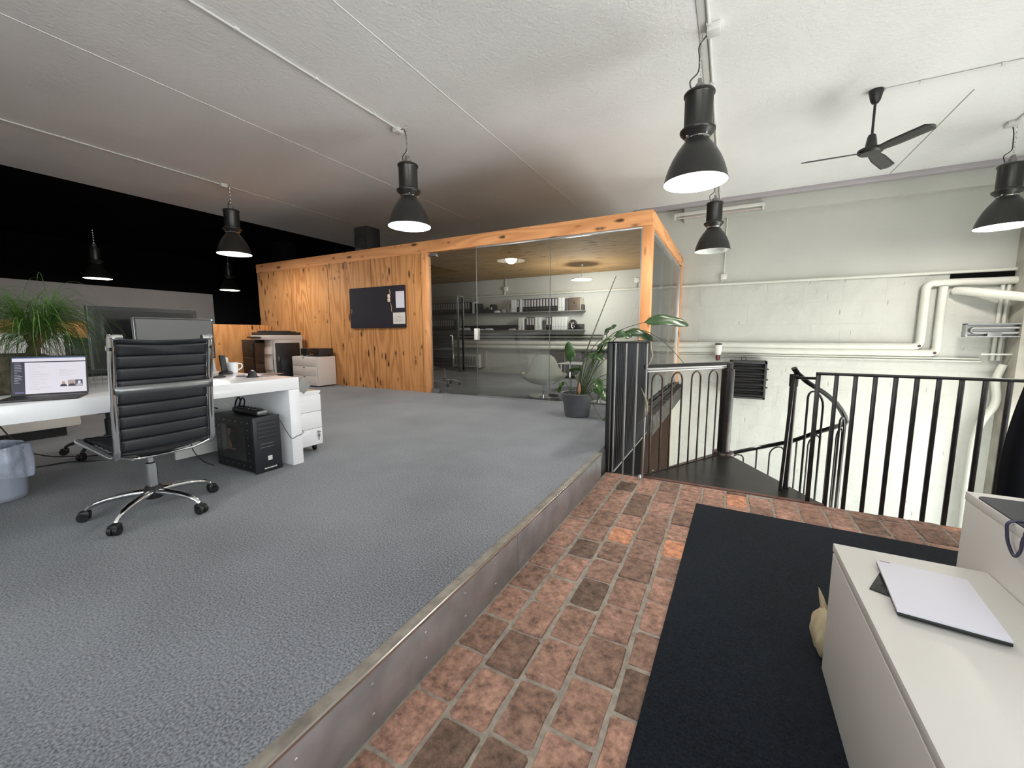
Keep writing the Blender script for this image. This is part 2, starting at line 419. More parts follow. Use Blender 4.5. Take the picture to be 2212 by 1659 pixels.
BARK = mat('palm_trunk', (.12, .07, .035), rough=.9, noise=.4, scale=30, bump=.6, bscale=40)
CARD = mat('cardboard', (.20, .115, .06), rough=.8, noise=.15, scale=20)
CREAMSHELL = mat('cream_shell', (.84, .82, .70), rough=.35)
SCREENOFF = mat('screen_off', (.020, .020, .021), rough=.10, spec=.6)
SCREENGREY = mat('screen_grey', (.115, .115, .115), rough=.32, spec=.6)
BAGLINER = mat('bin_liner', (.58, .63, .76), rough=.25, noise=.25, scale=9, bump=.7, bscale=14, bdist=.02)
CLOTH = mat('beige_cloth', (.50, .42, .27), rough=.9, noise=.12, scale=20)
GREYWALL = mat('grey_panel', (.20, .195, .198), rough=.85, noise=.05, scale=3)
RED = mat('dark_red', (.10, .012, .016), rough=.4)
BINW = mat('binder_grey_white', (.62, .63, .62), rough=.5)
BINB = mat('binder_black', (.010, .010, .011), rough=.5)
LABELW = mat('spine_label', (.46, .45, .47), rough=.6)
BROWNPLANK = mat('brown_planks', (.034, .021, .015), rough=.95, spec=.05, noise=.45, scale=6, stretch=(1, 8, .5))
# ------------------------------------------------------------------ the room
YW, ZC, ZB, XS, YE = 9.85, 3.82, -.215, -.945, 3.66      # far wall, ceiling, brick level, step line, brick edge
ZL = -3.3                                                # lower floor

struct('floor_carpet', MB().box(-17, XS-.05, YB, YW, -.30, 0), CARPET)
# bricks, each its own shape inside one floor mesh
rnd = random.Random(7)
mb = MB(); tones = []
def one_brick(x0, x1, y0, y1, tone):
    j = lambda s: rnd.uniform(-s, s)
    c = rnd.uniform(.007, .016); m_ = lambda a, b: (a+b)/2
    base = [(x0+c, y0), (m_(x0, x1), y0), (x1-c, y0), (x1-c*.3, y0+c*.3), (x1, y0+c), (x1, m_(y0, y1)), (x1, y1-c), (x1-c*.3, y1-c*.3), (x1-c, y1), (m_(x0, x1), y1), (x0+c, y1), (x0+c*.3, y1-c*.3), (x0, y1-c), (x0, m_(y0, y1)), (x0, y0+c), (x0+c*.3, y0+c*.3)]
    base = [(x+j(.0035), y+j(.0035)) for x, y in base]
    cx, cy = (x0+x1)/2, (y0+y1)/2
    tz = ZB + j(.003)
    rings = [(1.0, ZB-.03), (1.0, tz-.007), (.955, tz-.001), (.88, tz)]
    vs = [(cx+(x-cx)*k, cy+(y-cy)*k, z) for k, z in rings for x, y in base]
    fs = [(r*16+i, r*16+(i+1) % 16, r*16+16+(i+1) % 16, r*16+16+i) for r in range(3) for i in range(16)]
    fs.append(tuple(48+i for i in range(16)))
    n0 = len(mb.v); mb.add(vs, fs); tones.extend([tone]*len(vs))
col_x = XS+.010; k = 0
while col_x < 2.6:
    w = .146+rnd.uniform(-.008, .008)
    y = -.6 + rnd.uniform(0, .12) + (.115 if k % 2 else 0)
    while y < YE-.02:
        h = rnd.uniform(.20, .232)
        y1 = min(y+h, YE-.006)
        if y1-y > .05:
            t = rnd.choice([.10, .22, .30, .36, .42, .46, .5, .55, .6, .64, .7, .78, .95])
            one_brick(col_x, col_x+w, y, y1, t+rnd.uniform(-.04, .04))
        y += h+rnd.uniform(.009, .015)
    col_x += w+rnd.uniform(.012, .018); k += 1
fl = bpy.data.meshes.new('floor_brick'); fl.from_pydata(mb.v, [], mb.f); fl.materials.append(BRICK)
at = fl.attributes.new('fired', 'FLOAT', 'POINT'); at.data.foreach_set('value', [max(0, min(1, t)) for t in tones])
fl.shade_smooth(); fl.set_sharp_from_angle(angle=math.radians(40))
fo = bpy.data.objects.new('floor_brick', fl); C.objects.link(fo); fo['kind'] = 'structure'
struct('floor_mortar', MB().box(XS-.05, XR, YB, YE, ZB-.30, ZB-.006), MORTAR)
struct('floor_lower', MB().box(-17, XR, YB, YW, ZL-.2, ZL), mat('lower_floor', (.66, .68, .60), rough=.5, noise=.1, scale=2))

# the step between carpet and bricks
struct('trim_1', MB().box(XS-.052, XS-.004, YB, 3.50, -.05, .004, .003), STONETRIM)
mb = MB(); y = -2.6
while y < 3.4:
    mb.box(XS-.006, XS, y, min(y+1.475, 3.47), ZB-.01, -.002, .0015); y += 1.48
for k in range(24):
    for z in (-.05, -.155):
        mb.lathe([(0, .004), (.004, .003), (.006, 0)], (XS, .30+k*.26, z), 8, axis='x')
struct('trim_2', mb, STEELDIRTY)
struct('trim_3', MB().box(XS-.006, XS+.003, YB, 3.49, -.004, .006, .001), STEELEDGE)
struct('trim_4', MB().box(XS-.05, XS-.006, 3.47, YW, -.30, -.002), BLACKPL)

# walls
struct('wall_far', MB().box(-10.5, XR, YW, YW+.3, ZL, ZC), WALLW)
struct('wall_far_dark', MB().box(-17.2, -10.5, YW, YW+.3, ZL, ZC), BLACKPAINT_SHADE)
struct('wall_left', MB().box(-17.3, -17, YB, YW, ZL, ZC), BLACKPAINT_SHADE)
def holed(name, along, fixed, thick, a0, a1, z0, z1, holes, m):
    """wall with rectangular openings"""
    as_ = sorted({a0, a1, *[h[0] for h in holes], *[h[1] for h in holes]})
    zs = sorted({z0, z1, *[h[2] for h in holes], *[h[3] for h in holes]})
    b = MB()
    for i in range(len(as_)-1):
        for j in range(len(zs)-1):
            a, c = (as_[i]+as_[i+1])/2, (zs[j]+zs[j+1])/2
            if any(h[0] < a < h[1] and h[2] < c < h[3] for h in holes): continue
            if along == 'x': b.box(as_[i], as_[i+1], fixed, fixed+thick, zs[j], zs[j+1])
            else: b.box(fixed, fixed+thick, as_[i], as_[i+1], zs[j], zs[j+1])
    return struct(name, b, m, smooth=0)
PLAINW = mat('plain_white_wall', (.74, .74, .72), rough=.8)
holed('wall_back', 'x', YB-.3, .3, -17.3, XR+.3, ZL, ZC, [(a, b, c, 2.8) for a, b, c in BACKWIN]+[(a, b, -3.1, -.6) for a, b in LOWBACK], PLAINW)
holed('wall_right', 'y', XR, .3, YB, YW+.3, ZL, ZC, RIGHTWIN, PLAINW)
FRAMEW = mat('window_frame_grey', (.25, .26, .26), rough=.5)
wi = 10
for a, b, c in BACKWIN:
    mb = MB()
    for x in (a, (a+b)/2, b): mb.box(x-.03, x+.03, YB-.2, YB-.14, c, 2.8)
    for z in (c, (c+2.8)/2, 2.8): mb.box(a, b, YB-.2, YB-.14, z-.03, z+.03)
    struct('window_%d' % wi, mb, FRAMEW); wi += 1
for a, b, c, d in RIGHTWIN:
    mb = MB(); n = 4
    for i in range(n+1): mb.box(XR+.14, XR+.2, a+(b-a)*i/n-.025, a+(b-a)*i/n+.025, c, d)
    for i in range(n+1): mb.box(XR+.14, XR+.2, a, b, c+(d-c)*i/n-.025, c+(d-c)*i/n+.025)
    struct('window_%d' % wi, mb, FRAMEW); wi += 1
struct('ceiling', MB().box(-10.6, XR, YB, YW, ZC, ZC+.3), CEIL)
struct('ceiling_dark', MB().box(-17.2, -10.6, YB, YW, ZC, ZC+.3), BLACKPAINT_SHADE)
SEAM = mat('ceiling_seam_light', (.80, .79, .78), rough=.8)
SEAMD = mat('ceiling_seam_dark', (.30, .30, .29), rough=.9)
for i, (x, m, y0, y1) in enumerate([(-8.4, CEIL, YB, YW), (-5.7, CEIL, YB, YW), (-3.06, SEAM, YB, YW), (2.30, SEAMD, 6.85, YW)]):
    struct('trim_%d' % (10+i), MB().box(x-.006, x+.006, y0, y1, ZC-.004, ZC+.01, .002), m)
struct('trim_20', MB().box(-1.0, XR, 9.74, YW+.01, 3.47, ZC+.01), WALLW)       # shallow beam under the ceiling
struct('trim_21', MB().box(-2.0, XR, 9.62, 9.74, 3.735, ZC+.005, .004), TRUNK)
struct('trim_22', MB().box(4.06, 4.5, 9.45, YW+.01, ZL, ZC), mat('bare_pilaster', (.36, .345, .30), rough=.8, noise=.2, scale=3))           # pilaster at the right
struct('trim_23', MB().box(3.30, 4.05, 9.815, YW+.005, 1.99, 2.085), BLACKPAINT_SHADE)  # black strip: the shade of a wall recess put into the colour

# below the carpet edge
struct('trim_24', MB().box(-1.02, -.86, 5.72, YW, -.33, -.055, .006), mat('edge_beam', (.060, .056, .052), rough=.8, noise=.6, scale=7, spec=.15))
mb = MB(); y = 5.7; rp = random.Random(3)
while y < 9.0:
    w = rp.uniform(.09, .2); mb.box(-1.04-rp.uniform(0, .03), -.99, y, y+w-.012, ZL, -.32, .004); y += w
struct('trim_25', mb, BROWNPLANK)
struct('trim_26', MB().box(-1.06, -1.0, 9.0, YW, ZL, -.32), mat('pale_boards', (.42, .40, .34), rough=.7, noise=.2, scale=5, stretch=(1, 8, .5)))
struct('trim_27', MB().box(-1.06, -1.0, 3.68, 5.7, ZL, -.02), BLACKPAINT_SHADE)  # black board put in for the dark void under the slatted railing

# ------------------------------------------------------------------ the meeting room in the room: plywood, spruce, glass
YBX, XL, XC = 5.83, -9.97, -.975        # front face, left end, right side
ZT, ZG = 2.715, 2.515                   # top of the beam, top of the glass
TAN = mat('timber_end', (.50, .30, .14), rough=.6, noise=.2, scale=20)
struct('wall_plywood', MB().box(XL+.03, -4.90, YBX+.015, YBX+.115, 0, ZG+.01), PLY)
mb = MB()
for x in (-8.72, -7.48, -6.23, -4.98): mb.box(x-.002, x+.002, YBX+.010, YBX+.016, .005, ZG)
struct('trim_30', mb, mat('sheet_joint', (.16, .08, .03), rough=.8))
struct('wall_plywood_end', MB().box(XL, XL+.1, YBX+.02, YW, 0, ZG+.01), PLY)
struct('trim_31', MB().box(XL, XC, YBX, YBX+.13, ZG, ZT, .006), TIMBERX)
struct('trim_32', MB().box(XC-.13, XC, YBX+.13, YW-.02, ZG, ZT, .006), TIMBERY)
struct('trim_33', MB().box(XC-.135, XC, YBX, YBX+.13, -.02, ZG, .006), TIMBERZ)
struct('trim_34', MB().box(XC-.13, XC, YW-.20, YW-.03, -.06, ZG, .006), TIMBERZ)
struct('trim_35', MB().box(-4.93, -4.83, YBX-.01, YBX+.12, 0, ZG, .004), TIMBERZ)
struct('trim_36', MB().box(XL, XC-.13, YBX+.13, YW-.02, ZT-.06, ZT), TAN)
struct('ceiling_meeting_room', MB().box(XL+.1, XC-.13, YBX+.13, YW-.01, ZG+.05, ZG+.07), PLYC)
PROF = mat('glazing_profile', (.46, .47, .47), rough=.35, metal=.7)
mb = MB().box(-3.80, XC-.135, YBX+.02, YBX+.07, 0, .022, .002).box(-3.80, XC-.135, YBX+.02, YBX+.07, ZG-.025, ZG, .002)
mb.box(XC-.155, XC-.135, YBX+.02, YBX+.07, .02, ZG-.02, .002)
struct('trim_37', mb, PROF)
mb = MB().box(XC-.075, XC-.03, YBX+.13, YW-.2, -.05, 0.0, .002).box(XC-.075, XC-.03, YBX+.13, YW-.2, ZG-.05, ZG, .002)
mb.box(XC-.08, XC-.02, YW-.265, YW-.20, -.05, ZG-.03, .003)
struct('trim_38', mb, PROF)
# fixed panes: two in front, three at the side
for i, (a, b) in enumerate([(-3.80, -2.472), (-2.466, XC-.15)]):
    struct('window_%d' % (1+i), MB().box(a, b, YBX+.04, YBX+.05, .018, ZG-.02), GLASS, smooth=0)
for i, (a, b) in enumerate([(YBX+.13, 7.20), (7.206, 8.45), (8.456, YW-.26)]):
    struct('window_%d' % (3+i), MB().box(XC-.055, XC-.045, a, b, -.01, ZG-.04), GLASS, smooth=0)
mb = MB().box(-2.472, -2.466, YBX+.038, YBX+.052, .02, ZG-.02).box(-3.806, -3.80, YBX+.038, YBX+.052, .02, ZG-.02)
for y in (7.203, 8.453): mb.box(XC-.057, XC-.043, y-.003, y+.003, 0, ZG-.05)
struct('trim_39', mb, mat('glass_edge', (.20, .25, .23), rough=.3))
door = struct('door_1', MB().box(-4.795, -3.812, YBX+.04, YBX+.05, .012, ZG-.01), GLASSDOOR, smooth=0)
hd = MB()
for yy in (YBX-.03, YBX+.12):
    hd.box(-4.165, -4.135, yy-.012, yy+.012, .42, 1.73, .003)
for z in (.43, 1.72): hd.box(-4.165, -4.135, YBX-.03, YBX+.12, z-.012, z+.012, .003)
struct('door_handle', hd, BLACKPL, door)
struct('door_hinge', MB().box(-4.80, -4.63, YBX+.015, YBX+.075, 2.44, 2.495, .003), ALU, door)
struct('door_hinge', MB().box(-4.80, -4.63, YBX+.015, YBX+.075, .012, .075, .003), ALU, door)
struct('door_floor_bearing', MB().lathe([(0, .012), (.05, .010), (.055, 0)], (-4.55, YBX-.02, 0), 20), ALU, door)
struct('door_lock_case', MB().box(-3.842, -3.775, YBX+.005, YBX+.085, .975, 1.17, .004), WHITE_MATT, door)

# low plywood partition and the big grey panel at the left
solo('low_partition', MB().box(-9.62, -9.50, 1.25, 5.80, 0, 1.292, .003), PLY, 'low plywood partition running behind the copier and the desks', 'partition', (-9.56, 3.5, 0))
solo('tall_partition', MB().box(-11.1, -11.0, -1.5, 5.36, 0, 2.035, .004), GREYWALL, 'tall plain grey panel standing in front of the black wall', 'partition', (-11.05, 2, 0))
# ------------------------------------------------------------------ fixtures: lamps, fan, conduits, pipes
def make_lamp(name, label, x, y, zrim, lit=True, side=-1):
    """black industrial bell lamp on a chain; local origin at the ceiling hook"""
    t = thing(name, label, 'lamp', (x, y, ZC), 'black industrial pendant lamps', local=True)
    z0 = zrim-ZC
    out = [(.283, 0), (.285, .004), (.280, .022), (.268, .075), (.247, .14), (.215, .215), (.175, .285), (.135, .34), (.108, .375), (.104, .395)]
    inn = [(r-.004, h+.001) for r, h in out[1:]][::-1]
    o = part('lamp_shade', MB().lathe(out, (0, 0, z0), 48), LAMPBLK, t)
    part('shade_lining', MB().lathe([(.281, .002)]+[(r-.005, h) for r, h in out[2:]]+[(0, .395)], (0, 0, z0), 48), LAMPIN, t, 'white enamel inside of the shade')
    part('collar', MB().lathe([(.104, .39), (.112, .405), (.150, .445), (.157, .458), (.157, .47), (.135, .478), (.128, .49)], (0, 0, z0), 40), LAMPBLK, t)
    ring = MB()
    for k in range(4):
        a = PI/4+k*PI/2
        ring.lathe([(0, .012), (.010, .010), (.012, 0), (0, 0)], (.118*math.cos(a), .118*math.sin(a), z0+.398), 10)
    ring.tube([(.106*math.cos(a*PI/16), .106*math.sin(a*PI/16), z0+.393) for a in range(32)], .006, 6, closed=True)
    part('clamp_ring', ring, CHROME, t, 'shiny clamp ring')
    part('ballast_housing', MB().lathe([(.122, .475), (.124, .49), (.124, .765), (.128, .772), (.136, .775), (.136, .79), (.128, .80), (0, .812)], (0, 0, z0), 40), LAMPBLK, t)
    hb = MB().lathe([(.048, .80), (.046, .85), (.038, .875), (0, .885)], (0, 0, z0), 6)
    hb.box(-.018, .018, -.030, .030, z0+.86, z0+.915, .006).box(-.075, -.035, -.02, .02, z0+.812, z0+.85, .006)
    part('hanger_block', hb, LAMPGREY if lit != 'dark' else LAMPBLK, t)
    ch = MB(); zz = z0+.905; i = 0
    while zz < -.012:
        L = .020; p = []
        for k in range(12):
            a = 2*PI*k/12; u, w = .010*math.cos(a), L*math.sin(a)
            p.append((u, 0, zz+w) if i % 2 else (0, u, zz+w))
        ch.tube(p, .0026, 5, closed=True); zz += .031; i += 1
    part('chain', ch, CHROME, t)
    h = -z0-.90
    cab = smooth_path([(side*.10, .0, -.03), (side*.045, 0, -.04), (-.022, .004, -.12), (-.016, .008, -h*.5), (-.02, .0, -h*.8), (-.085, 0, -h*.95), (-.07, 0, -h-.06)], 6)
    part('cable', MB().tube(cab, .006, 6), BLACKPL, t)
    part('bulb', MB().lathe([(0, .12), (.035, .124), (.058, .145), (.066, .18), (.058, .22), (.036, .28), (.034, .36), (0, .37)], (0, 0, z0), 24), BULB if lit else LAMPIN, t)
    if lit:
        d = bpy.data.lights.new('lamp_light', 'POINT'); d.energy = 112; d.color = (1, .94, .86); d.shadow_soft_size = .11
        l = bpy.data.objects.new('lamp_light', d); C.objects.link(l); l.parent = t; l.location = (0, 0, z0+.055)
    return t
make_lamp('pendant_lamp', 'largest lit black bell lamp, right of centre below the ceiling junction box', -.37, 4.42, 2.50, side=1)
make_lamp('pendant_lamp', 'lit black bell lamp hanging above the plywood wall in mid room', -3.93, 4.41, 2.525)
make_lamp('pendant_lamp', 'lit black bell lamp left of centre at the edge of the black wall', -8.32, 4.49, 2.575)
make_lamp('pendant_lamp', 'lit black bell lamp far left before the black wall, above the palm', -14.9, 4.55, 2.56)
make_lamp('pendant_lamp', 'small lit black bell lamp deep in the black corner left of the plywood room', -14.9, 7.8, 2.56)
make_lamp('pendant_lamp', 'unlit black bell lamp with grey-white inside, hanging before the far white wall', -.34, 8.0, 2.49, lit=False)
make_lamp('pendant_lamp', 'lit black bell lamp cut by the right edge of the photo, right of the fan', 3.19, 8.15, 2.50)

def conduit(name, label, pts, r=.011, box=None, clips=0, strip=False):
    t = thing(name, label, 'conduit', pts[0])
    part('tube', MB().tube(pts, r, 8), CONDUIT, t)
    a, b = Vector(pts[0]), Vector(pts[-1])
    for k in range(clips):
        p = a.lerp(b, (k+.5)/clips); part('clip', MB().box(p.x-.02, p.x+.02, p.y-.02, p.y+.02, p.z-.014, p.z+.012, .003), CONDUIT, t)
    if box: part('junction_box', MB().box(*box, .006), CONDUIT, t)
    return t
zc = ZC-.016
conduit('cable_conduit', 'white ceiling conduit leading to the middle bell lamp', [(-4.08, -2.9, zc), (-4.08, 4.40, zc)], box=(-4.14, -4.04, 4.36, 4.47, ZC-.06, ZC-.001), clips=9)
conduit('cable_conduit', 'white ceiling conduit leading to the bell lamp left of centre', [(-8.36, -2.9, zc), (-8.36, 4.40, zc)], box=(-8.41, -8.31, 4.36, 4.46, ZC-.06, ZC-.001), clips=9)
cz = conduit('cable_conduit', 'white ceiling conduit passing the nearest bell lamp on its way to the far wall', [(-.315, -2.9, zc), (-.315, 9.6, zc)], r=.014, box=(-.33, -.22, 4.33, 4.45, ZC-.065, ZC-.001), clips=13)
part('cover_strip', MB().box(-.40, -.335, -2.9, 9.6, ZC-.009, ZC-.001, .003), CONDUIT, cz)
conduit('cable_conduit', 'grey ceiling conduit running from the fan to the right edge', [(1.40, 6.345, zc), (5.1, 6.345, zc)], r=.014, clips=6)
conduit('cable_conduit', 'short ceiling conduit above the right-hand bell lamp', [(3.13, 8.10, zc), (3.13, 6.37, zc)], r=.012, box=(3.06, 3.17, 8.02, 8.16, ZC-.05, ZC-.001), clips=4)

# ceiling fan
fx, fy, fz = 1.325, 6.345, 3.165
fan = thing('ceiling_fan', 'black three-bladed ceiling fan on a rod', 'ceiling fan', (fx, fy, ZC))
part('canopy', MB().lathe([(.065, 0), (.068, -.02), (.045, -.115), (.030, -.14), (0, -.145)], (fx, fy, ZC), 24), BLACKPL, fan)
part('rod', MB().tube([(fx, fy, ZC-.13), (fx, fy, fz+.14)], .013, 12), BLACKPL, fan)
part('motor', MB().lathe([(.014, .19), (.034, .175), (.042, .15), (.058, .04), (.065, .03), (.12, .02), (.125, -.005), (.10, -.03), (0, -.035)], (fx, fy, fz), 32), BLACKPL, fan)
for k, a in enumerate((186, 303, 62)):
    a = math.radians(a); ca, sa = math.cos(a), math.sin(a)
    def P(u, v, du=0):
        r = .07+.60*u; w = (.045+.022*min(1, u*3))*(1 if u < .93 else math.sqrt(max(.05, 1-((u-.93)/.07)**2)))
        s = (v-.5)*2*w; dz = -.012-.25*s - .02*u
        return (fx+ca*r-sa*s, fy+sa*r+ca*s, fz+dz)
    part('blade', MB().grid(P, 14, 4), DARKPL, fan, solid=.006)

# fluorescent batten on the far wall
fl_ = thing('tube_light', 'unlit white fluorescent batten high on the far white wall', 'light', (-.35, 9.72, 3.52))
part('body', MB().box(-1.19, .48, 9.66, 9.745, 3.575, 3.64, .004), PAINTPIPE, fl_)
part('tube', MB().tube([(-1.13, 9.69, 3.535), (.42, 9.69, 3.535)], .017, 12), mat('unlit_tube', (.50, .42, .42), rough=.3), fl_, 'pinkish unlit tube')
for x in (-1.17, .455): part('end_cap', MB().box(x-.022, x+.022, 9.665, 9.72, 3.505, 3.58, .004), PAINTPIPE, fl_)

# pipes on the far wall
def pipe(label, pts, r, extra=None, m=PAINTPIPE, name='heating_pipe', n=14):
    t = thing(name, label, 'pipe', tuple(pts[0]))
    part('pipe_run', MB().tube(pts, r, n), m, t, smooth=60)
    if extra: part('sleeve' if extra[0] == 's' else 'pipe_plug', extra[1], extra[2], t)
    return t
def elbow(c, r, a0, a1, y, n=8): return [(c[0]+r*math.cos(a0+(a1-a0)*i/n), y, c[1]+r*math.sin(a0+(a1-a0)*i/n)) for i in range(n+1)]
yp = 9.77
pipe('thin white pipe along the far wall, highest of the long runs', [(-9.8, 9.805, 2.122), (4.06, 9.805, 2.112)], .027)
e1 = elbow((2.90, .93), .09, -PI/2, 0, yp); e2 = elbow((3.08, 1.85), .09, PI, PI/2, yp)
pl = MB().lathe([(0, -.010), (.022, -.008), (.024, 0)], (2.97, yp-.062, .855), 12, axis='y')
pipe('thick white pipe rising at the right and turning along the wall top', [(-9.0, yp, .84)]+e1+e2+[(4.2, yp, 1.93)], .062, ('p', pl, IRONBR))
e3 = elbow((3.12, .82), .09, -PI/2, 0, yp)
pl = MB().lathe([(0, -.010), (.022, -.008), (.024, 0)], (3.18, yp-.062, .735), 12, axis='y')
pipe('thick white pipe just below, rising beside the first thick pipe', [(-9.0, yp, .725)]+e3+[(3.21, yp, 1.875)], .060, ('p', pl, IRONBR))
pipe('thin white conduit under the thick pipes on the far wall', [(-9.0, 9.82, .655), (3.78, 9.82, .645)], .016)
pipe('second thin white conduit, lowest on the far wall', [(-9.0, 9.82, .615), (3.80, 9.82, .600)], .014)
pipe('thick white pipe slanting down to the right edge below the dark slot', [(3.36, 9.77, 1.79), (3.40, 9.70, 1.785), (3.47, 9.64, 1.77), (4.9, 9.0, 1.42)], .070)
pipe('left one of the two thin upright pipes near the right edge', [(3.93, 9.80, 1.87), (3.92, 9.80, .62)], .026)
pipe('right one of the two thin upright pipes near the right edge', [(4.00, 9.80, 1.87), (3.99, 9.80, .62)], .026)
pipe('pale bent pipe low at the right edge behind the railing', smooth_path([(4.02, 9.70, .56), (3.96, 9.70, .30), (3.98, 9.68, -.1), (3.80, 9.68, -.7), (3.80, 9.68, -2.5)]), .055)
pipe('thin pale bracket rail beneath the heater at the right edge', [(3.70, 9.6, .73), (4.9, 9.6, .74)], .014)
# dark heating pipes and the low runs seen through the glass
pipe('upper one of two black pipes below the shelves in the glass room', [(-7.95, 9.78, 1.055), (-2.72, 9.78, 1.045)], .018, m=IRON)
pipe('lower one of two black pipes below the shelves in the glass room', [(-7.95, 9.78, .965), (-2.72, 9.78, .955)], .018, m=IRON)
pipe('white upright pipe in the glass room where the black pipes end', [(-2.66, 9.79, 1.16), (-2.66, 9.79, .905)], .03)
pipe('white pipe dropping from the low runs beside the radiator', [(-6.05, 9.80, .62), (-6.05, 9.80, .20), (-6.196, 9.78, .17)], .016)

def jbox(label, x, z, top):
    t = thing('junction_box', label, 'junction box', (x, 9.83, z))
    part('box_body', MB().box(x-.055, x+.055, 9.775, 9.85, z-.055, z+.055, .006), WHITE_MATT, t)
    part('conduit_stub', MB().tube([(x, 9.82, z+.05), (x, 9.82, top)], .011, 8).tube([(x-.03, 9.82, z-.05), (x-.05, 9.82, 2.152)], .008, 6).tube([(x+.0, 9.82, z-.05), (x-.02, 9.82, 2.152)], .008, 6), PAINTPIPE, t)
jbox('white junction box with upright conduit below the unlit lamp', -.17, 2.265, 3.50)
jbox('white junction box on the wall inside the glass room, left of the disc pendant', -5.42, 2.30, 2.56)
jbox('white junction box on the wall inside the glass room near the corner post', -1.95, 2.31, 2.36)

# infrared tube heater at the right edge
ih = thing('infrared_heater', 'grey metal tube heater hanging at the right edge before the far wall', 'heater', (4.0, 9.5, 1.1))
part('reflector', MB().box(3.44, 5.1, 9.46, 9.60, 1.215, 1.235, .003).box(3.44, 5.1, 9.58, 9.60, 1.02, 1.235, .003).box(3.44, 3.46, 9.46, 9.60, 1.02, 1.235, .003).box(3.44, 5.1, 9.46, 9.60, 1.015, 1.03, .003), ALU, ih)
u = [(5.1, 9.50, 1.165), (3.60, 9.50, 1.165)]+[(3.56+.045*math.cos(a), 9.50, 1.125+.04*math.sin(a)) for a in [PI/2+PI*k/8 for k in range(9)]]+[(3.60, 9.50, 1.085), (5.1, 9.50, 1.085)]
part('heater_tube', MB().tube(u, .022, 10), STEELBAR, ih, 'bent steel tube')
part('bracket', MB().box(3.70, 3.86, 9.47, 9.52, 1.02, 1.10, .003).tube([(3.42, 9.5, 1.12), (3.38, 9.5, 1.12)], .006, 6).tube([(4.4, 9.55, 1.22), (4.4, 9.84, 1.5)], .01, 6), ALU, ih)

# black louvred fan heater
bh = thing('fan_heater', 'black louvred fan heater on the far wall behind the stair column', 'heater', (.37, 9.5, .15))
part('casing', MB().box(.04, .70, 9.44, 9.80, .475, .53, .006).box(.04, .70, 9.44, 9.80, -.24, -.20, .006).box(.04, .085, 9.44, 9.80, -.24, .53, .006).box(.655, .70, 9.44, 9.80, -.24, .53, .006).box(.06, .68, 9.70, 9.80, -.22, .5), BLACKPL, bh)
for k in range(6):
    z = -.155+k*.112
    lv = MB(); M_ = Matrix.Translation((.37, 9.47, z)) @ Matrix.Rotation(math.radians(38), 4, 'X')
    lv.box(-.285, .285, -.045, .045, -.004, .004, .002, M=M_); part('louvre', lv, DARKPL, bh)
part('mounting_bracket', MB().tube([(.25, 9.6, .53), (.25, 9.6, .60), (.33, 9.6, .60), (.33, 9.6, .53)], .008, 6).box(.0, .04, 9.5, 9.84, -.18, -.15).box(-.02, .04, 9.5, 9.84, .12, .40, .004), IRON, bh)
for z in (.37, .16, 0.0): part('vane_pivot', MB().lathe([(0, .04), (.012, .03), (.022, 0)], (.70, 9.5, z), 8, axis='x'), IRON, bh)

# bell-shaped white sounder above the stair handrail
cn = thing('white_canister', 'white upright canister with dark red lower end above the stair handrail', 'canister', (-.19, 9.60, .55))
part('canister_body', MB().lathe([(0, .27), (.062, .265), (.075, .24), (.072, .12), (.055, .05), (0, .05)], (-.19, 9.60, .585), 24), WHITE_MATT, cn)
part('cap', MB().lathe([(0, .30), (.060, .292), (.066, .262), (.0, .26)], (-.19, 9.60, .585), 24), DARKPL, cn)
part('red_base', MB().lathe([(.02, .05), (.045, .045), (.035, -.06), (0, -.07)], (-.19, 9.60, .585), 16), RED, cn, 'dark red lower end')
part('wall_bracket', MB().box(-.21, -.17, 9.62, 9.848, .545, .565), PAINTPIPE, cn)
# ------------------------------------------------------------------ spiral stair and railings
CX, CY = .012, 4.81
st = thing('spiral_staircase', 'dark iron spiral staircase with triangular landing and central column', 'staircase', (CX, CY, ZL))
part('landing', MB().prism([(-.655, 3.70), (.685, 3.70), (.07, 4.80), (.03, 4.87), (-.03, 4.86)], ZB-.045, ZB+.002), PLATE, st, 'dark smooth triangular landing plate')
part('landing_lip', MB().box(-.66, .70, 3.662, 3.70, ZB-.06, ZB+.004, .003), RUSTRED, st, 'red-brown landing edge')
part('column', MB().lathe([(0, ZL), (.062, ZL), (.062, .69), (.056, .70), (.044, .705), (.044, .762), (.0, .765)], (CX, CY, 0), 28), IRON, st)
part('column_collar', MB().lathe([(.062, ZB+.03), (.098, ZB+.028), (.102, ZB+.02), (.102, ZB-.02), (.06, ZB-.02)], (CX, CY, 0), 28), IRONBR, st)
A, B = Vector((-.62, 3.735, 0)), Vector((.0, 4.79, 0))
AB = (B-A); ABn = AB.normalized(); nrm = Vector((-ABn.y, ABn.x, 0))
def on(t, z): p = A+AB*t; return (p.x, p.y, z)
rail = MB().tube([(-.635, 3.70, .792), (-.635, 3.70, .78), on(0, .772), on(1, .752), on(1.07, .750)], .027, 12, flat=.62)
part('handrail', rail, BLACKGL, st)
part('rail_strip', MB().tube([on(-.01, .738), on(1.02, .722)], .011, 8), STEELBAR, st, 'bare steel strip under the handrail')
for a, b in ((.05, .165), (.275, .40), (.52, .635), (.75, .87)):
    m_, hw = (a+b)/2, (b-a)/2
    zt = .722-.012*m_ - hw*AB.length - .012
    pts = [on(a, ZB+.004)]+[on(m_-hw*math.cos(PI*k/10), zt+hw*AB.length*math.sin(PI*k/10)) for k in range(11)]+[on(b, ZB+.004)]
    part('baluster_hoop', MB().tube(pts, .0085, 10), IRONBR, st)
part('foot_rail', MB().box(-AB.length*.02, AB.length*1.0, -.012, .012, ZB+.001, ZB+.009, .002, M=Matrix.Translation(A) @ Matrix.Rotation(math.atan2(AB.y, AB.x), 4, 'Z')), IRONBR, st)
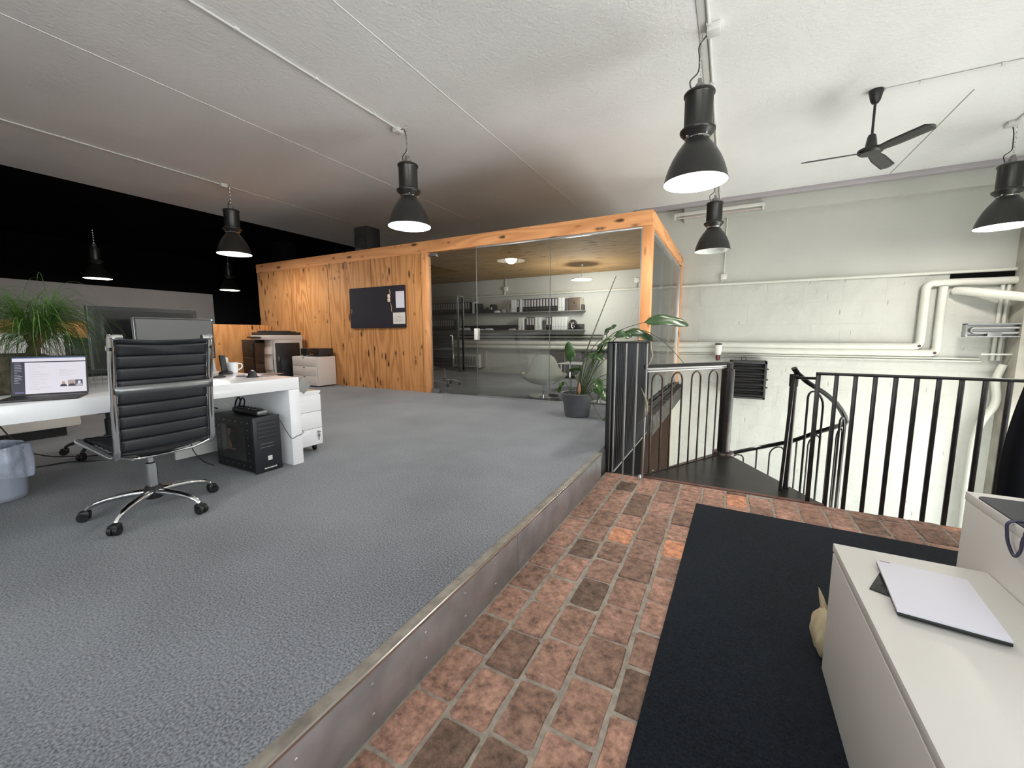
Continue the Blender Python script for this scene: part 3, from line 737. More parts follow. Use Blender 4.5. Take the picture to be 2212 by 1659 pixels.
bt = MB()
for t in (.09, .10): bt.lathe([(0, .018), (.010, .014), (.012, 0)], on(t, ZB+.008), 8)
part('bolt', bt, CHROME, st)
# outer helix
TAB = [(-62, .775), (-54, .665), (-46, .597), (-37, .512), (-25, .385), (-15, .295), (12, .140), (27, .03), (47, -.17), (67, -.325), (87, -.475), (120, -.73), (170, -1.10), (260, -1.76), (340, -2.34)]
def zr(th):
    for (a, za), (b, zb) in zip(TAB, TAB[1:]):
        if th <= b: return za+(zb-za)*(th-a)/(b-a)
    return TAB[-1][1]
RH = .985
def pol(th, z, r=RH): a = math.radians(th); return (CX+r*math.cos(a), CY+r*math.sin(a), z)
hp = [pol(-62, .79)]+[pol(th, zr(th)) for th in range(-60, 341, 5)]
part('outer_handrail', MB().tube(hp, .026, 10, flat=.7), BLACKGL, st)
part('newel_post', MB().lathe([(0, ZB), (.026, ZB), (.026, .64), (.031, .645), (.031, .74), (0, .745)], (pol(-61.5, 0)[0], pol(-61.5, 0)[1], 0), 16), IRON, st)
part('newel_post', MB().tube([pol(-66, ZB, 1.05), pol(-63, .735, 1.02)], .014, 10), IRON, st)
for th in range(-49, 200, 26):
    w = 4.7; z = zr(th)
    pts = [pol(th-w, zr(th-w)-1.02)]+[pol(th-w*math.cos(PI*k/8), zr(th-w*math.cos(PI*k/8))-.115+.08*math.sin(PI*k/8)) for k in range(9)]+[pol(th+w, zr(th+w)-1.02)]
    part('baluster_hoop', MB().tube(pts, .0085, 8), IRON, st)
    part('baluster', MB().tube([pol(th+13, zr(th+13)-.02), pol(th+13, zr(th+13)-1.02)], .0095, 8), IRON, st)
for k in range(13):
    a0 = -60+27*k; z = ZB-.2*(k+1)
    pts = [pol(a0, 0, .06)[:2], pol(a0, 0, .94)[:2], pol(a0+13, 0, .955)[:2], pol(a0+27, 0, .94)[:2], pol(a0+27, 0, .06)[:2]]
    part('tread', MB().prism(pts, z-.03, z), PLATE, st)

# straight railing along the brick edge
sr = thing('floor_edge_railing', 'straight black railing of plain upright bars along the brick floor edge', 'railing', (2.0, 3.70, ZB))
part('top_rail', MB().box(.585, 4.9, 3.685, 3.715, .762, .782, .003), IRON, sr)
part('link_rod', MB().tube([(.50, 3.93, .715), (.59, 3.715, .735)], .011, 8), IRON, sr)
for k in range(24):
    x = .60+.1085*k; w = .012 if k else .014
    part('baluster', MB().box(x-w, x+w, 3.70-.010, 3.70+.010, -.40, .765, .002), IRON, sr)
part('edge_bracket', MB().box(.60, 4.9, 3.665, 3.69, -.40, -.36, .002), IRON, sr)

# slatted railing between the carpet and the stairwell
sl = thing('slatted_railing', 'black railing of close vertical slats between the carpet edge and the stairwell', 'railing', (-.94, 3.70, ZB))
part('corner_post', MB().box(-.970, -.930, 3.655, 3.695, -.30, .992, .003), BLACKPL, sl)
part('top_rail', MB().box(-.960, -.60, 3.655, 3.690, .985, 1.000, .002).box(-.962, -.918, 3.69, 5.62, .975, .992, .002), BLACKPL, sl)
part('bottom_rail', MB().box(-.962, -.60, 3.66, 3.70, ZB-.03, ZB-.004, .002), BLACKPL, sl, 'flat dark foot rail')
part('lower_edge_bar', MB().box(-.925, -.912, 3.70, 5.62, -.262, -.248, .002), STEELBAR, sl, 'thin bare steel lower edge')
for i, x in enumerate((-.895, -.800, -.705, -.622)):
    part('baluster', MB().tube([(x, 3.665, ZB-.01), (x, 3.665, .988)], .0085, 10), STEELBAR, sl, 'light steel bar')
y = 3.76; SLAT = mat('slat_paint', (.028, .029, .034), rough=.35, metal=.3)
while y < 5.6:
    part('slat', MB().box(-.965, -.915, y-.004, y+.004, -.25, .98, .001), SLAT, sl); y += .072
part('end_post', MB().box(-.965, -.915, 5.60, 5.63, -.27, .985, .002), BLACKPL, sl)
part('bolt', MB().lathe([(0, .03), (.022, .022), (.027, 0)], (-.645, 3.645, ZB), 14), CHROME, sl)

solo('dried_leaf', MB().tube(smooth_path([(-.66, 3.64, .60), (-.612, 3.632, .50), (-.60, 3.63, .42), (-.615, 3.632, .34), (-.67, 3.64, .27)], 6),
     [.004, .006, .008, .010, .013, .016, .018, .020, .021, .022, .023, .023, .022, .021, .019, .017, .014, .012, .010, .008, .006, .005, .004, .003, .002], 8, flat=.35), DRYLEAF,
     'curled dry striped leaf caught on the black slatted railing', 'leaf', (-.62, 3.65, .4), smooth=60)
solo('cord', MB().tube(smooth_path([(-.596, 3.675, 1.0), (-.588, 3.67, .93), (-.575, 3.67, .88), (-.598, 3.68, .82), (-.606, 3.685, .80)]), .0045, 6), CLOTH,
     'pale cord hanging off the top corner of the slatted railing', 'cord', (-.61, 3.67, .9))
FROST = mat('frosted_bin', (.62, .66, .76), rough=.35)
FROST.node_tree.nodes['Principled BSDF'].inputs['Alpha'].default_value = .45
# ------------------------------------------------------------------ workstation on the left
ZD, XF, YD = .72, -3.09, 2.085       # desk top, front face, right-hand end
dk = thing('desk', 'long glossy white double desk with thick top and slab ends', 'desk', (-3.8, .4, 0))
part('desktop', MB().box(-4.66, XF, -1.4, YD, ZD-.095, ZD, .003), WHITE, dk)
part('end_panel', MB().box(-4.66, XF, YD-.092, YD, 0, ZD-.097, .003), WHITE, dk)
part('end_panel', MB().box(-4.66, XF, -1.4, -1.31, 0, ZD-.097, .003), WHITE, dk)
part('modesty_panel', MB().box(-3.90, -3.88, 1.52, YD-.093, .06, ZD-.10), WHITE_MATT, dk, 'white panel under the desk')

def make_chair(name, label, x, y, rz, metal, cloth, group='swivel office chairs', legs0=-54, z=0.0):
    """ribbed leather task chair; local front is -x"""
    t = thing(name, label, 'chair', (x, y, z), group, local=True, rz=rz)
    for k in range(5):
        a = math.radians(legs0+72*k)
        ca, sa = math.cos(a), math.sin(a)
        L = lambda r, h: (ca*r, sa*r, h)
        lg = part('leg', MB().tube(smooth_path([L(.03, .125), L(.12, .122), L(.22, .108), L(.285, .085), L(.308, .062)], 4),
                  [.026]*4+[.023]*4+[.019]*4+[.015]*4+[.012], 10, flat=.75), metal, t, smooth=60)
        cs = MB()
        for s in (-1, 1):
            c = (ca*.318-sa*.014*s, sa*.318+ca*.014*s, .0275)
            M_ = Matrix.Translation(c) @ Matrix.Rotation(a+PI/2, 4, 'Z')
            n0 = len(cs.v); cs.lathe([(0, -.010), (.025, -.010), (.0275, -.006), (.0275, .006), (.025, .010), (0, .010)], (0, 0, 0), 16, axis='x')
            for i in range(n0, len(cs.v)): cs.v[i] = tuple(M_ @ Vector(cs.v[i]))
        cs.box(-.03, .022, -.024, .024, .022, .062, .012, M=Matrix.Translation((ca*.316, sa*.316, 0)) @ Matrix.Rotation(a, 4, 'Z'))
        part('caster', cs, BLACKPL, lg)
    part('hub', MB().lathe([(0, .085), (.042, .085), (.048, .10), (.048, .145), (.036, .16), (0, .165)], n=24), DARKPL, t)
    part('gas_column', MB().lathe([(.028, .15), (.028, .30), (.016, .305), (.016, .37), (0, .37)], n=20), metal, t)
    part('tilt_mechanism', MB().box(-.09, .10, -.07, .07, .36, .405, .012).box(-.16, .20, -.022, .022, .395, .42, .005).tube([(0, .07, .39), (-.01, .26, .385)], .007, 8).box(-.05, .04, .25, .31, .372, .392, .006), DARKPL, t)
    W = .205
    def back(u, v):
        h = .445+.60*u; xx = .232+.025*u+.05*u*u
        q_ = (u*9.4) % 1.0; rib = .0065*(1-math.exp(-(min(q_, 1-q_)/.075)**2))+.002*math.sin(PI*q_)
        sag = .018*math.sin(PI*v)*(1-.25*u); wr = 0
        if u > .87: wr = .006*math.sin(v*9+u*20)*(u-.87)/.13; h -= .012*math.sin(PI*v)*(u-.87)/.13
        return (xx+rib+sag+wr-.006, (v-.5)*2*W, h)
    part('backrest', MB().grid(back, 150, 16), cloth, t, smooth=80, solid=.012)
    def seat(u, v):
        xx = .225-.47*u; h = .43+.035*u+.007*(1-math.exp(-(min(u*7 % 1, 1-u*7 % 1)/.08)**2))-.02*math.sin(PI*v)
        if u > .9: h -= ((u-.9)/.1)**2*.035
        return (xx, (v-.5)*2*W, h)
    part('seat', MB().grid(seat, 100, 12), cloth, t, smooth=80, solid=.016)
    for s in (-1, 1):
        yy = s*.225
        p = smooth_path([(-.262, yy*.98, .452), (-.20, yy, .452), (.05, yy, .425), (.185, yy, .412), (.228, yy, .435), (.240, yy, .50), (.258, yy, .72), (.306, yy, 1.03), (.309, yy*.99, 1.043), (.309, yy*.93, 1.049), (.309, yy*.80, 1.049)], 5)
        part('side_frame', MB().tube(p, .0155, 10, flat=1.0), metal, t, smooth=60)
        part('frame_cap', MB().tube([(.296, yy, .985), (.300, yy, 1.005)], .0185, 12), metal, t)
    part('back_brace', MB().grid(lambda u, v: (.292+.02*math.sin(PI*u), (u-.5)*.45, .755+.045*v), 16, 2), DARKALU, t, solid=.006)
    part('lower_brace', MB().tube(smooth_path([(.225, -.225, .425), (.20, -.15, .392), (.19, -.08, .385), (.19, .08, .385), (.20, .15, .392), (.225, .225, .425)], 4), .008, 8), metal, t)
    part('front_brace', MB().tube([(-.245, -.222, .452), (-.245, .222, .452)], .009, 8), metal, t)
    return t
make_chair('office_chair', 'black ribbed leather chair on chrome star base at the white desk', -3.03, 1.06, math.radians(2), CHROME, LEATHER)
make_chair('office_chair', 'dark swivel chair on the far side of the white desk, only its base showing', -5.0, 1.48, math.radians(160), DARKPL, LEATHER, legs0=75)

# laptop
LA = math.radians(168)    # screen faces this side
lt = thing('laptop', 'open dark laptop showing a white page, on the left part of the white desk', 'laptop', (-3.345, .768, ZD), local=True, rz=math.radians(-27.5))
part('keyboard_base', MB().box(0, .205, -.149, .149, 0, .012, .004), DARKPL, lt)
part('keys', MB().box(.02, .115, -.135, .135, .012, .014, .001), BLACKPL, lt)
tilt = Matrix.Translation((-.002, 0, .012)) @ Matrix.Rotation(math.radians(-15), 4, 'Y')
part('lid', MB().box(-.006, 0, -.149, .149, 0, .222, .005, M=tilt), BLACKPL, lt)
def emis(name, c, s=1.0): return mat(name, (0, 0, 0), emit=c, estr=s, rough=.3)
SCR = [emis('screen_white', (.84, .80, .88), .85), emis('screen_dark', (.012, .011, .03), 1), emis('screen_blue', (.18, .30, .55), .8),
       emis('screen_grey_line', (.55, .53, .60), .8), emis('screen_skin', (.62, .38, .30), .7), emis('screen_violet', (.20, .16, .42), .8), emis('screen_tan', (.50, .42, .38), .8), emis('screen_slate', (.06, .08, .13), .9)]
sc = MB()
def scr(y0, y1, z0, z1, mi, d=.0006): # y left to right as we see it
    sc.add([tilt @ Vector((d, y, z)) for y, z in ((y0, z0), (y1, z0), (y1, z1), (y0, z1))], [(0, 1, 2, 3)], mi)
def disc(cy, cz, ry, rz_, mi, d, half=False):
    n = 16; pts = []
    for k in range(n+1 if half else n):
        a = (PI if half else 2*PI)*k/n; pts.append(tilt @ Vector((d, cy+ry*math.cos(a), cz+rz_*math.sin(a))))
    sc.add(pts, [tuple(range(len(pts)))], mi)
Yl, Yr = -.142, .142
scr(Yl, Yr, .008, .216, 1); scr(Yl, Yr, .200, .207, 0, .0009); scr(Yl, Yr, .207, .212, 2, .0009); scr(Yl+.0, Yr, .190, .207, 0, .0010)
scr(Yl+.046, Yr, .008, .184, 0, .0009)
rr_ = random.Random(5)
for k in range(13): scr(Yl+.008, Yl+.008+rr_.uniform(.010, .030), .178-k*.009, .180-k*.009, 3, .0012)
scr(Yl+.008, Yl+.042, .014, .020, 5, .0012)
for k in range(16): scr(Yl+.060, Yl+.060+rr_.uniform(.03, .09), .172-k*.0095, .1732-k*.0095, 3, .0012)
for k in range(6): scr(.034, .034+rr_.uniform(.02, .07), .140-k*.007, .1412-k*.007, 3, .0012)
for i, (cy, bg) in enumerate(((.050, None), (.083, 6), (.113, 7))):
    if bg is not None: scr(cy-.016, cy+.014, .040, .078, bg, .0012)
    disc(cy, .042, .014, .016, 1 if i < 2 else 3, .0015, True); disc(cy, .063, .0062, .0085, 4 if i < 2 else 0, .0016)
part('screen', sc, SCR, lt, 'lit screen with a dark sidebar and three small portraits', smooth=0)

# monitors
def monitor(label, x, yc, w, z0, h, scrm, frame, rz, base=True, bez=.014):
    t = thing('monitor', label, 'monitor', (x, yc, ZD), 'monitors on the white desk', local=True, rz=rz)
    z0 -= ZD
    part('casing', MB().box(-.045, 0, -w/2, w/2, z0, z0+h, .006), frame, t)
    part('bezel', MB().box(0, .004, -w/2+.004, w/2-.004, z0+.004, z0+h-.004, .001), BLACKPL, t)
    part('screen', MB().box(.004, .006, -w/2+bez, w/2-bez, z0+bez, z0+h-bez), scrm, t)
    part('neck', MB().box(-.075, -.045, -.035, .035, .012, z0+h*.5, .008), frame, t)
    part('foot', MB().box(-.16, .06, -.11, .11, 0, .012, .004), frame, t)
    return t
m1 = monitor('smaller grey-screened monitor behind the office chair, in front of the large one', -3.93, 1.63, .525, .862, .335, SCREENGREY, ALU, math.radians(-3))
part('power_light', MB().lathe([(0, .004), (.004, .003), (.005, 0)], (.003, .252, .335+.862-ZD-.008), 8, axis='x'), emis('blue_led', (.3, .9, 1.0), 6), m1)
monitor('large dark wide monitor with grey metal frame behind the smaller one', -4.22, 1.56, .72, .80, .485, SCREENOFF, DARKALU, math.radians(2), bez=.034)

# telephone, mug, mouse and other small things on the desk top
ph = thing('cordless_phone', 'black cordless handset standing in its base beside the white mug', 'phone', (-3.89, 1.945, ZD))
part('charging_base', MB().lathe([(0, 0), (.052, 0), (.055, .008), (.048, .022), (.03, .028), (0, .028)], (-3.89, 1.945, ZD), 20), BLACKPL, ph)
part('handset', MB().box(-.013, .013, -.024, .024, .015, .165, .009, M=Matrix.Translation((-3.90, 1.945, ZD+.005)) @ Matrix.Rotation(math.radians(-12), 4, 'Y')), BLACKPL, ph)
mg = thing('mug', 'white porcelain mug on the desk next to the black handset', 'mug', (-3.95, 2.045, ZD))
part('mug_body', MB().lathe([(0, .001), (.030, .001), (.036, .02), (.041, .095), (.0385, .095), (.034, .02), (0, .01)], (-3.95, 2.04, ZD), 28), WHITE, mg)
part('handle', MB().tube(smooth_path([(-3.945, 2.078, ZD+.085), (-3.94, 2.107, ZD+.078), (-3.94, 2.108, ZD+.045), (-3.945, 2.074, ZD+.025)]), .0055, 8), WHITE, mg)
ms = thing('computer_mouse', 'black upright ergonomic mouse near the right end of the white desk', 'mouse', (-3.40, 1.90, ZD))
part('shell', MB().lathe([(0, .062), (.016, .058), (.027, .04), (.033, .02), (.042, .004), (.042, 0), (0, 0)], (-3.40, 1.895, ZD), 20), BLACKPL, ms)
part('thumb_wheel', MB().lathe([(0, .006), (.008, .004), (.009, 0)], (-3.375, 1.885, ZD+.054), 12), WHITE_MATT, ms)
solo('keyboard', MB().box(-3.74, -3.60, 1.35, 1.80, ZD, ZD+.014, .005).box(-3.73, -3.61, 1.36, 1.79, ZD+.014, ZD+.018, .001), DARKPL, 'flat dark keyboard on the desk right of the office chair', 'keyboard', (-3.67, 1.57, ZD))
fr = thing('photo_frame', 'small framed colourful picture behind the monitor foot on the desk', 'photo frame', (-4.25, 2.0, ZD))
part('frame', MB().box(-4.27, -4.255, 1.93, 2.04, ZD, ZD+.115, .003), WHITE_MATT, fr)
pm = MB().box(-4.2549, -4.2539, 1.94, 2.03, ZD+.012, ZD+.105, mi=0).box(-4.2539, -4.2532, 1.94, 1.97, ZD+.012, ZD+.105, mi=1).box(-4.2539, -4.2532, 1.975, 2.01, ZD+.06, ZD+.085, mi=2)
part('picture', pm, [mat('print_sky', (.45, .56, .66)), mat('print_orange', (.55, .22, .08)), mat('print_red', (.40, .12, .12))], fr)
solo('small_box', MB().box(-4.02, -3.98, 1.975, 2.02, ZD, ZD+.14, .003), WHITE_MATT, 'slim white box standing behind the cordless handset', 'box', (-4, 2, ZD))
for i, (x, y, w, h, m_, l) in enumerate([(-4.32, 2.165, .07, .155, CARD, 'brown cardboard sleeve standing at the far desk end behind the mug'), ]):
    pass
bx = thing('cardboard_box', 'small open brown box at the far corner of the desk behind the mug', 'box', (-4.45, 2.03, ZD))
part('box_body', MB().box(-4.60, -4.44, 1.97, 2.07, ZD, ZD+.12, .002), CARD, bx)
part('flap', MB().box(-.002, .002, -.05, .05, 0, .06, M=Matrix.Translation((-4.44, 2.02, ZD+.12)) @ Matrix.Rotation(.5, 4, 'Y')), CARD, bx)
solo('greeting_card', MB().box(-.003, .003, -.035, .035, 0, .075, M=Matrix.Translation((-4.33, 2.05, ZD)) @ Matrix.Rotation(-.25, 4, 'Y')), mat('card_print', (.55, .42, .46), noise=.3, scale=30), 'small pinkish card leaning on the brown box', 'card', (-4.33, 2.05, ZD))
solo('magazine', MB().box(-3.66, -3.40, 1.91, 2.16, ZD+.001, ZD+.007, .001, rz=.55), mat('magazine_cover', (.24, .17, .16), rough=.25, noise=.7, scale=9), 'glossy magazine lying across the right end of the desk', 'magazine', (-3.53, 2.03, ZD))
solo('grey_folder', MB().box(-.002, .002, -.05, .05, -.05, .05, .001, M=Matrix.Translation((-3.15, 2.162, .6345)) @ Matrix.Rotation(math.radians(45), 4, 'X')), mat('folder_grey', (.27, .27, .26), rough=.5), 'grey folder corner sticking out behind the desk end', 'folder', (-3.15, 2.16, .63))

# tower computer and power strip
pc = thing('computer_tower', 'black computer tower with side window under the white desk', 'computer', (-3.38, 1.815, 0))
px0, px1, py0, py1, ph_ = -3.655, -3.125, 1.715, 1.925, .435
part('case', MB().box(px0, px1-.02, py0, py1, .012, ph_, .004), BLACKPL, pc)
fpn = MB().box(px1-.022, px1, py0, py1, .0, ph_+.004, .005)
for k in range(5): fpn.box(px1-.001, px1+.004, py0+.03, py1-.03, .265+k*.032, .291+k*.032, .002)
part('front_panel', fpn, mat('tower_front', (.016, .018, .023), rough=.45), pc)
part('drive_bay', MB().box(px1, px1+.004, py0+.045, py1-.06, .225, .228).box(px1, px1+.004, py0+.045, py1-.06, .198, .201), ALU, pc, 'two silver drive slots')
bd = MB().box(px1, px1+.003, py0+.095, py0+.13, .09, .125, .001)
part('badge', bd, WHITE_MATT, pc, 'white square badge')
tx = MB()
for k in range(9): tx.box(px1, px1+.002, py0+.065+k*.011, py0+.073+k*.011, .026, .036)
part('nameplate', tx, WHITE_MATT, pc, 'white lettering strip')
bu = MB()
for z, y in ((.228, .155), (.205, .155), (.19, .145), (.19, .165)): bu.lathe([(0, .004), (.006, .003), (.007, 0)], (px1, py0+y, z), 10, axis='x')
part('button', bu, DARKPL, pc)
sw = MB().box(px0+.09, px1-.12, py0-.003, py0, .09, .36)
part('side_window', sw, mat('tinted_window', (.045, .043, .043), rough=.08), pc)
inn_ = MB().box(-3.47, -3.43, py0-.0045, py0-.003, .18, .33).box(-3.53, -3.38, py0-.0045, py0-.003, .165, .175)
part('fan_frame', inn_, mat('copper_cooler', (.20, .12, .08), rough=.4), pc)
part('cooling_fan', MB().lathe([(0, -.006), (.05, -.006), (.055, -.003)], (-3.40, py0, .26), 24, axis='y'), BLACKPL, pc)
rv = MB()
for k in range(6):
    for z in (.055, .395): rv.lathe([(0, -.003), (.003, -.002), (.004, 0)], (px0+.06+k*.08, py0, z), 6, axis='y')
for k in range(5):
    for x in (px0+.05, px1-.075): rv.lathe([(0, -.003), (.003, -.002), (.004, 0)], (x, py0, .10+k*.06), 6, axis='y')
part('rivet', rv, ALU, pc)
part('foot', MB().box(px0+.03, px0+.07, py0+.02, py1-.02, 0, .013), BLACKPL, pc)
ps = thing('power_strip', 'black multi-socket power strip lying on the computer tower', 'power strip', (-3.36, 1.83, ph_))
part('strip_body', MB().box(-.20, .185, -.045, .045, 0, .046, .02, M=Matrix.Translation((-3.36, 1.83, ph_+.0005)) @ Matrix.Rotation(-.05, 4, 'Z')), BLACKPL, ps)
so = MB()
for k in range(7):
    for s in (-.018, .018): so.lathe([(.013, 0), (.015, .006), (.016, .0)], (-3.52+k*.048, 1.83+s-.004*k*.3, ph_+.0455), 12)
part('socket', so, DARKPL, ps)
part('end_cap', MB().box(-.02, .012, -.043, .043, .002, .042, .014, M=Matrix.Translation((-3.18, 1.825, ph_+.001))), DARKALU, ps)
for k, (x, y) in enumerate(((-3.50, 1.83), (-3.44, 1.83))):
    part('plug_cord', MB().tube(smooth_path([(x, y, ph_+.05), (x+.02, y, ph_+.10), (x-.03, y+.01, ph_+.12), (x-.09, y+.02, ph_+.07), (x-.14, y+.04, ph_+.04)]), .006, 6), BLACKPL, ps)
cb = [('thin black cable looping down beside the tower under the desk', [(-3.70, 1.50, .62), (-3.76, 1.62, .53), (-3.72, 1.70, .49), (-3.685, 1.76, .46)], .006, BLACKPL),
      ('second black cable sagging from the desk to the tower', [(-3.76, 1.46, .62), (-3.83, 1.56, .42), (-3.74, 1.66, .34), (-3.68, 1.80, .30)], .005, BLACKPL),
      ('grey cable hanging to the carpet left of the tower', [(-3.67, 1.78, .42), (-3.76, 1.66, .34), (-3.80, 1.60, .18), (-3.76, 1.64, .05), (-3.66, 1.68, .006)], .004, DARKPL),
      ('white cable curving from under the desktop to the power strip', [(-3.55, 1.58, .62), (-3.64, 1.70, .58), (-3.66, 1.80, .50), (-3.62, 1.82, .46)], .005, WHITE_MATT),
      ('thin grey wire from the tower around the desk end', [(-3.115, 1.90, .43), (-3.10, 1.955, .30), (-3.078, 1.985, .232), (-3.083, 2.03, .238), (-3.083, 2.075, .246), (-3.10, 2.093, .27), (-3.3, 2.094, .3)], .0025, DARKPL),
      ('black cable lying on the carpet behind the waste bin', [(-4.75, .55, .60), (-4.78, .62, .25), (-4.9, .9, .02), (-4.8, 1.15, .012), (-4.6, 1.4, .012), (-4.68, 1.6, .2)], .006, BLACKPL),
      ('second cable crossing on the carpet beyond the desk', [(-5.2, .85, .42), (-5.1, 1.0, .10), (-4.95, 1.25, .012), (-4.8, 1.5, .012), (-4.7, 1.75, .03)], .005, BLACKPL)]
for l, p, r, m_ in cb: solo('cable', MB().tube(smooth_path(p), r, 6), m_, l, 'cable', p[0])

def caster(mb_, x, y):
    mb_.lathe([(0, -.009), (.024, -.009), (.027, -.005), (.027, .005), (.024, .009), (0, .009)], (x, y, .027), 14, axis='y')
    mb_.box(x-.014, x+.014, y-.016, y+.016, .035, .062, .004)
pd = thing('drawer_pedestal', 'white three-drawer pedestal on casters behind the desk end, key in its lock', 'drawers', (-3.55, 2.27, 0))
a, b, c, d = -3.83, -3.285, 2.115, 2.42
part('carcass', MB().box(a, b-.018, c, d, .062, .538, .003), WHITE, pd)
part('top', MB().box(a, b, c, d, .538, .560, .003), WHITE, pd)
part('wood_inlay', MB().box(a+.02, b-.03, c+.01, d-.015, .560, .5625), mat('pale_birch', (.50, .38, .25), rough=.5, noise=.1, scale=10, stretch=(1, 6, 1)), pd, 'pale wood top')
for k in range(3):
    z0 = .064+k*.155
    dr = part('drawer', MB().box(b-.018, b, c+.002, d-.002, z0, z0+.151, .003), WHITE, pd)
    part('drawer_pull', MB().tube(smooth_path([(b, c+.06, z0+.115), (b+.006, c+.08, z0+.100), (b+.006, c+.15, z0+.118), (b, c+.17, z0+.130)]), .005, 6, flat=.5), WHITE, dr)
ky = MB().lathe([(0, .012), (.008, .010), (.010, 0)], (b, d-.045, .064+.118), 12, axis='x').box(b+.012, b+.016, d-.062, d-.030, .174, .186, .002).box(b+.008, b+.011, d-.055, d-.035, .135, .165, .002).box(b+.009, b+.010, d-.047, d-.041, .105, .136)
part('lock_key', ky, ALU, pd, 'metal key in the bottom drawer lock')
for x, y in ((b-.06, c+.05), (b-.06, d-.05), (a+.06, c+.05), (a+.06, d-.05)):
    cs = MB(); caster(cs, x, y); part('caster', cs, BLACKPL, pd)

# waste bin with liner
wb = thing('waste_bin', 'clear waste bin with bluish-white plastic liner at the left edge under the desk', 'bin', (-4.13, .66, 0))
part('bin_body', MB().lathe([(0, .005), (.118, .005), (.125, .02), (.150, .34), (.153, .345), (.147, .34), (.12, .03), (0, .02)], (-4.13, .66, 0), 32), FROST, wb)
rb = random.Random(2); ph0 = [rb.uniform(0, 6.28) for _ in range(8)]
def liner(u, v):
    a = 2*PI*u; w = .006*math.sin(7*a+ph0[0])+.004*math.sin(13*a+ph0[1])
    if v < .45: q = v/.45; r, z = .112+.04*q, .02+.33*q; r = r-.006+w*.8
    else:
        q = (v-.45)/.55; r, z = .156+.006*math.sin(PI*q)+w+.004*math.sin(5*a+q*4), .355+.01*math.sin(3*a)*(1-q)-.17*q-.05*q*math.sin(a+.4)
    return (-4.13+r*math.cos(a), .66+r*math.sin(a), z)
part('liner', MB().grid(liner, 72, 22), BAGLINER, wb, 'crumpled plastic liner folded over the rim', smooth=80)

# palm in a coir planter
pp = thing('potted_palm', 'ponytail palm with long thin drooping leaves behind the laptop', 'plant', (-3.74, .78, ZD))
part('planter', MB().box(-3.97, -3.63, .30, .86, ZD+.001, ZD+.225, .02).box(-3.95, -3.65, .32, .84, ZD+.22, ZD+.23), COIR, pp, 'brown fibrous planter')
rp2 = random.Random(11)
crowns = [(Vector((-3.75, .80, 1.10)), Vector((0, -.35, 1))), (Vector((-3.73, .88, 1.12)), Vector((0, .4, 1)))]
for cpos, cdir in crowns:
    part('trunk', MB().tube(smooth_path([(-3.75, .80, ZD+.2), (-3.75, .82, ZD+.27), cpos-Vector((0, 0, .03))]), [.028]*6+[.024]*6+[.012], 10), BARK, pp)
fo_ = MB()
def ribbon(p0, d, L, w, droop, n=11):
    pts = []; p = Vector(p0); d = Vector(d).normalized(); st_ = L/n
    for i in range(n+1):
        pts.append(p.copy()); p = p+d*st_; d = (d+Vector((0, 0, -droop*st_*(1+2.2*i/n)))).normalized()
    side = Vector((d.y, -d.x, 0))
    if side.length < .05: side = Vector((1, 0, 0))
    side.normalize(); vs = []
    for i, q in enumerate(pts):
        ww = w*(1-(i/n)**2*.9)*(.6+.4*min(1, i/2)); q.z = max(q.z, ZD+.006+.0002*(i % 3)) if q.x < XF+.01 else q.z; vs += [q-side*ww, q+Vector((0, 0, -ww*.6)), q+side*ww]
    fs = []
    for i in range(n):
        for k in (0, 1): fs.append((i*3+k, i*3+k+1, i*3+3+k+1, i*3+3+k))
    fo_.add(vs, fs)
for ci, (cpos, cdir) in enumerate(crowns):
    for k in range(280):
        az = rp2.uniform(0, 2*PI); el = rp2.uniform(-.35, 1.35)
        d = Vector((math.cos(az)*math.cos(el), math.sin(az)*math.cos(el), math.sin(el)))+cdir*.25
        ribbon(cpos+Vector((rp2.uniform(-.02, .02), rp2.uniform(-.03, .03), rp2.uniform(-.04, .04))), d, rp2.uniform(.28, .74), rp2.uniform(.0018, .0036), rp2.uniform(3.5, 9.5))
    for k in range(110):
        az = rp2.uniform(0, 2*PI); el = rp2.uniform(-.6, .35)
        d = Vector((math.cos(az)*math.cos(el), math.sin(az)*math.cos(el), math.sin(el)))+cdir*.2
        ribbon(cpos+Vector((0, rp2.uniform(-.03, .03), rp2.uniform(-.08, .0))), d, rp2.uniform(.25, .5), rp2.uniform(.0018, .0034), rp2.uniform(6, 11))
    for k in range(46):
        d = cdir*1.1+Vector((rp2.uniform(-.35, .35), rp2.uniform(-.3, .3), 0))
        ribbon(cpos, d, rp2.uniform(.16, .27), rp2.uniform(.0025, .005), rp2.uniform(.6, 2.5))
part('foliage', fo_, GRASSY, pp, smooth=0)

# white cabinet beyond the desk
wc = thing('white_cabinet', 'long white cabinet beyond the desk, behind the palm leaves', 'cabinet', (-6.3, .3, 0))
part('body', MB().box(-6.55, -6.12, -1.6, 1.60, .10, .86, .02), WARMWHITE, wc)
part('upper_shelf', MB().box(-6.55, -6.15, -1.6, 1.60, .86, 1.09, .01), WHITE, wc)
part('plinth', MB().box(-6.5, -6.2, -1.5, 1.5, 0, .10), BLACKPL, wc)
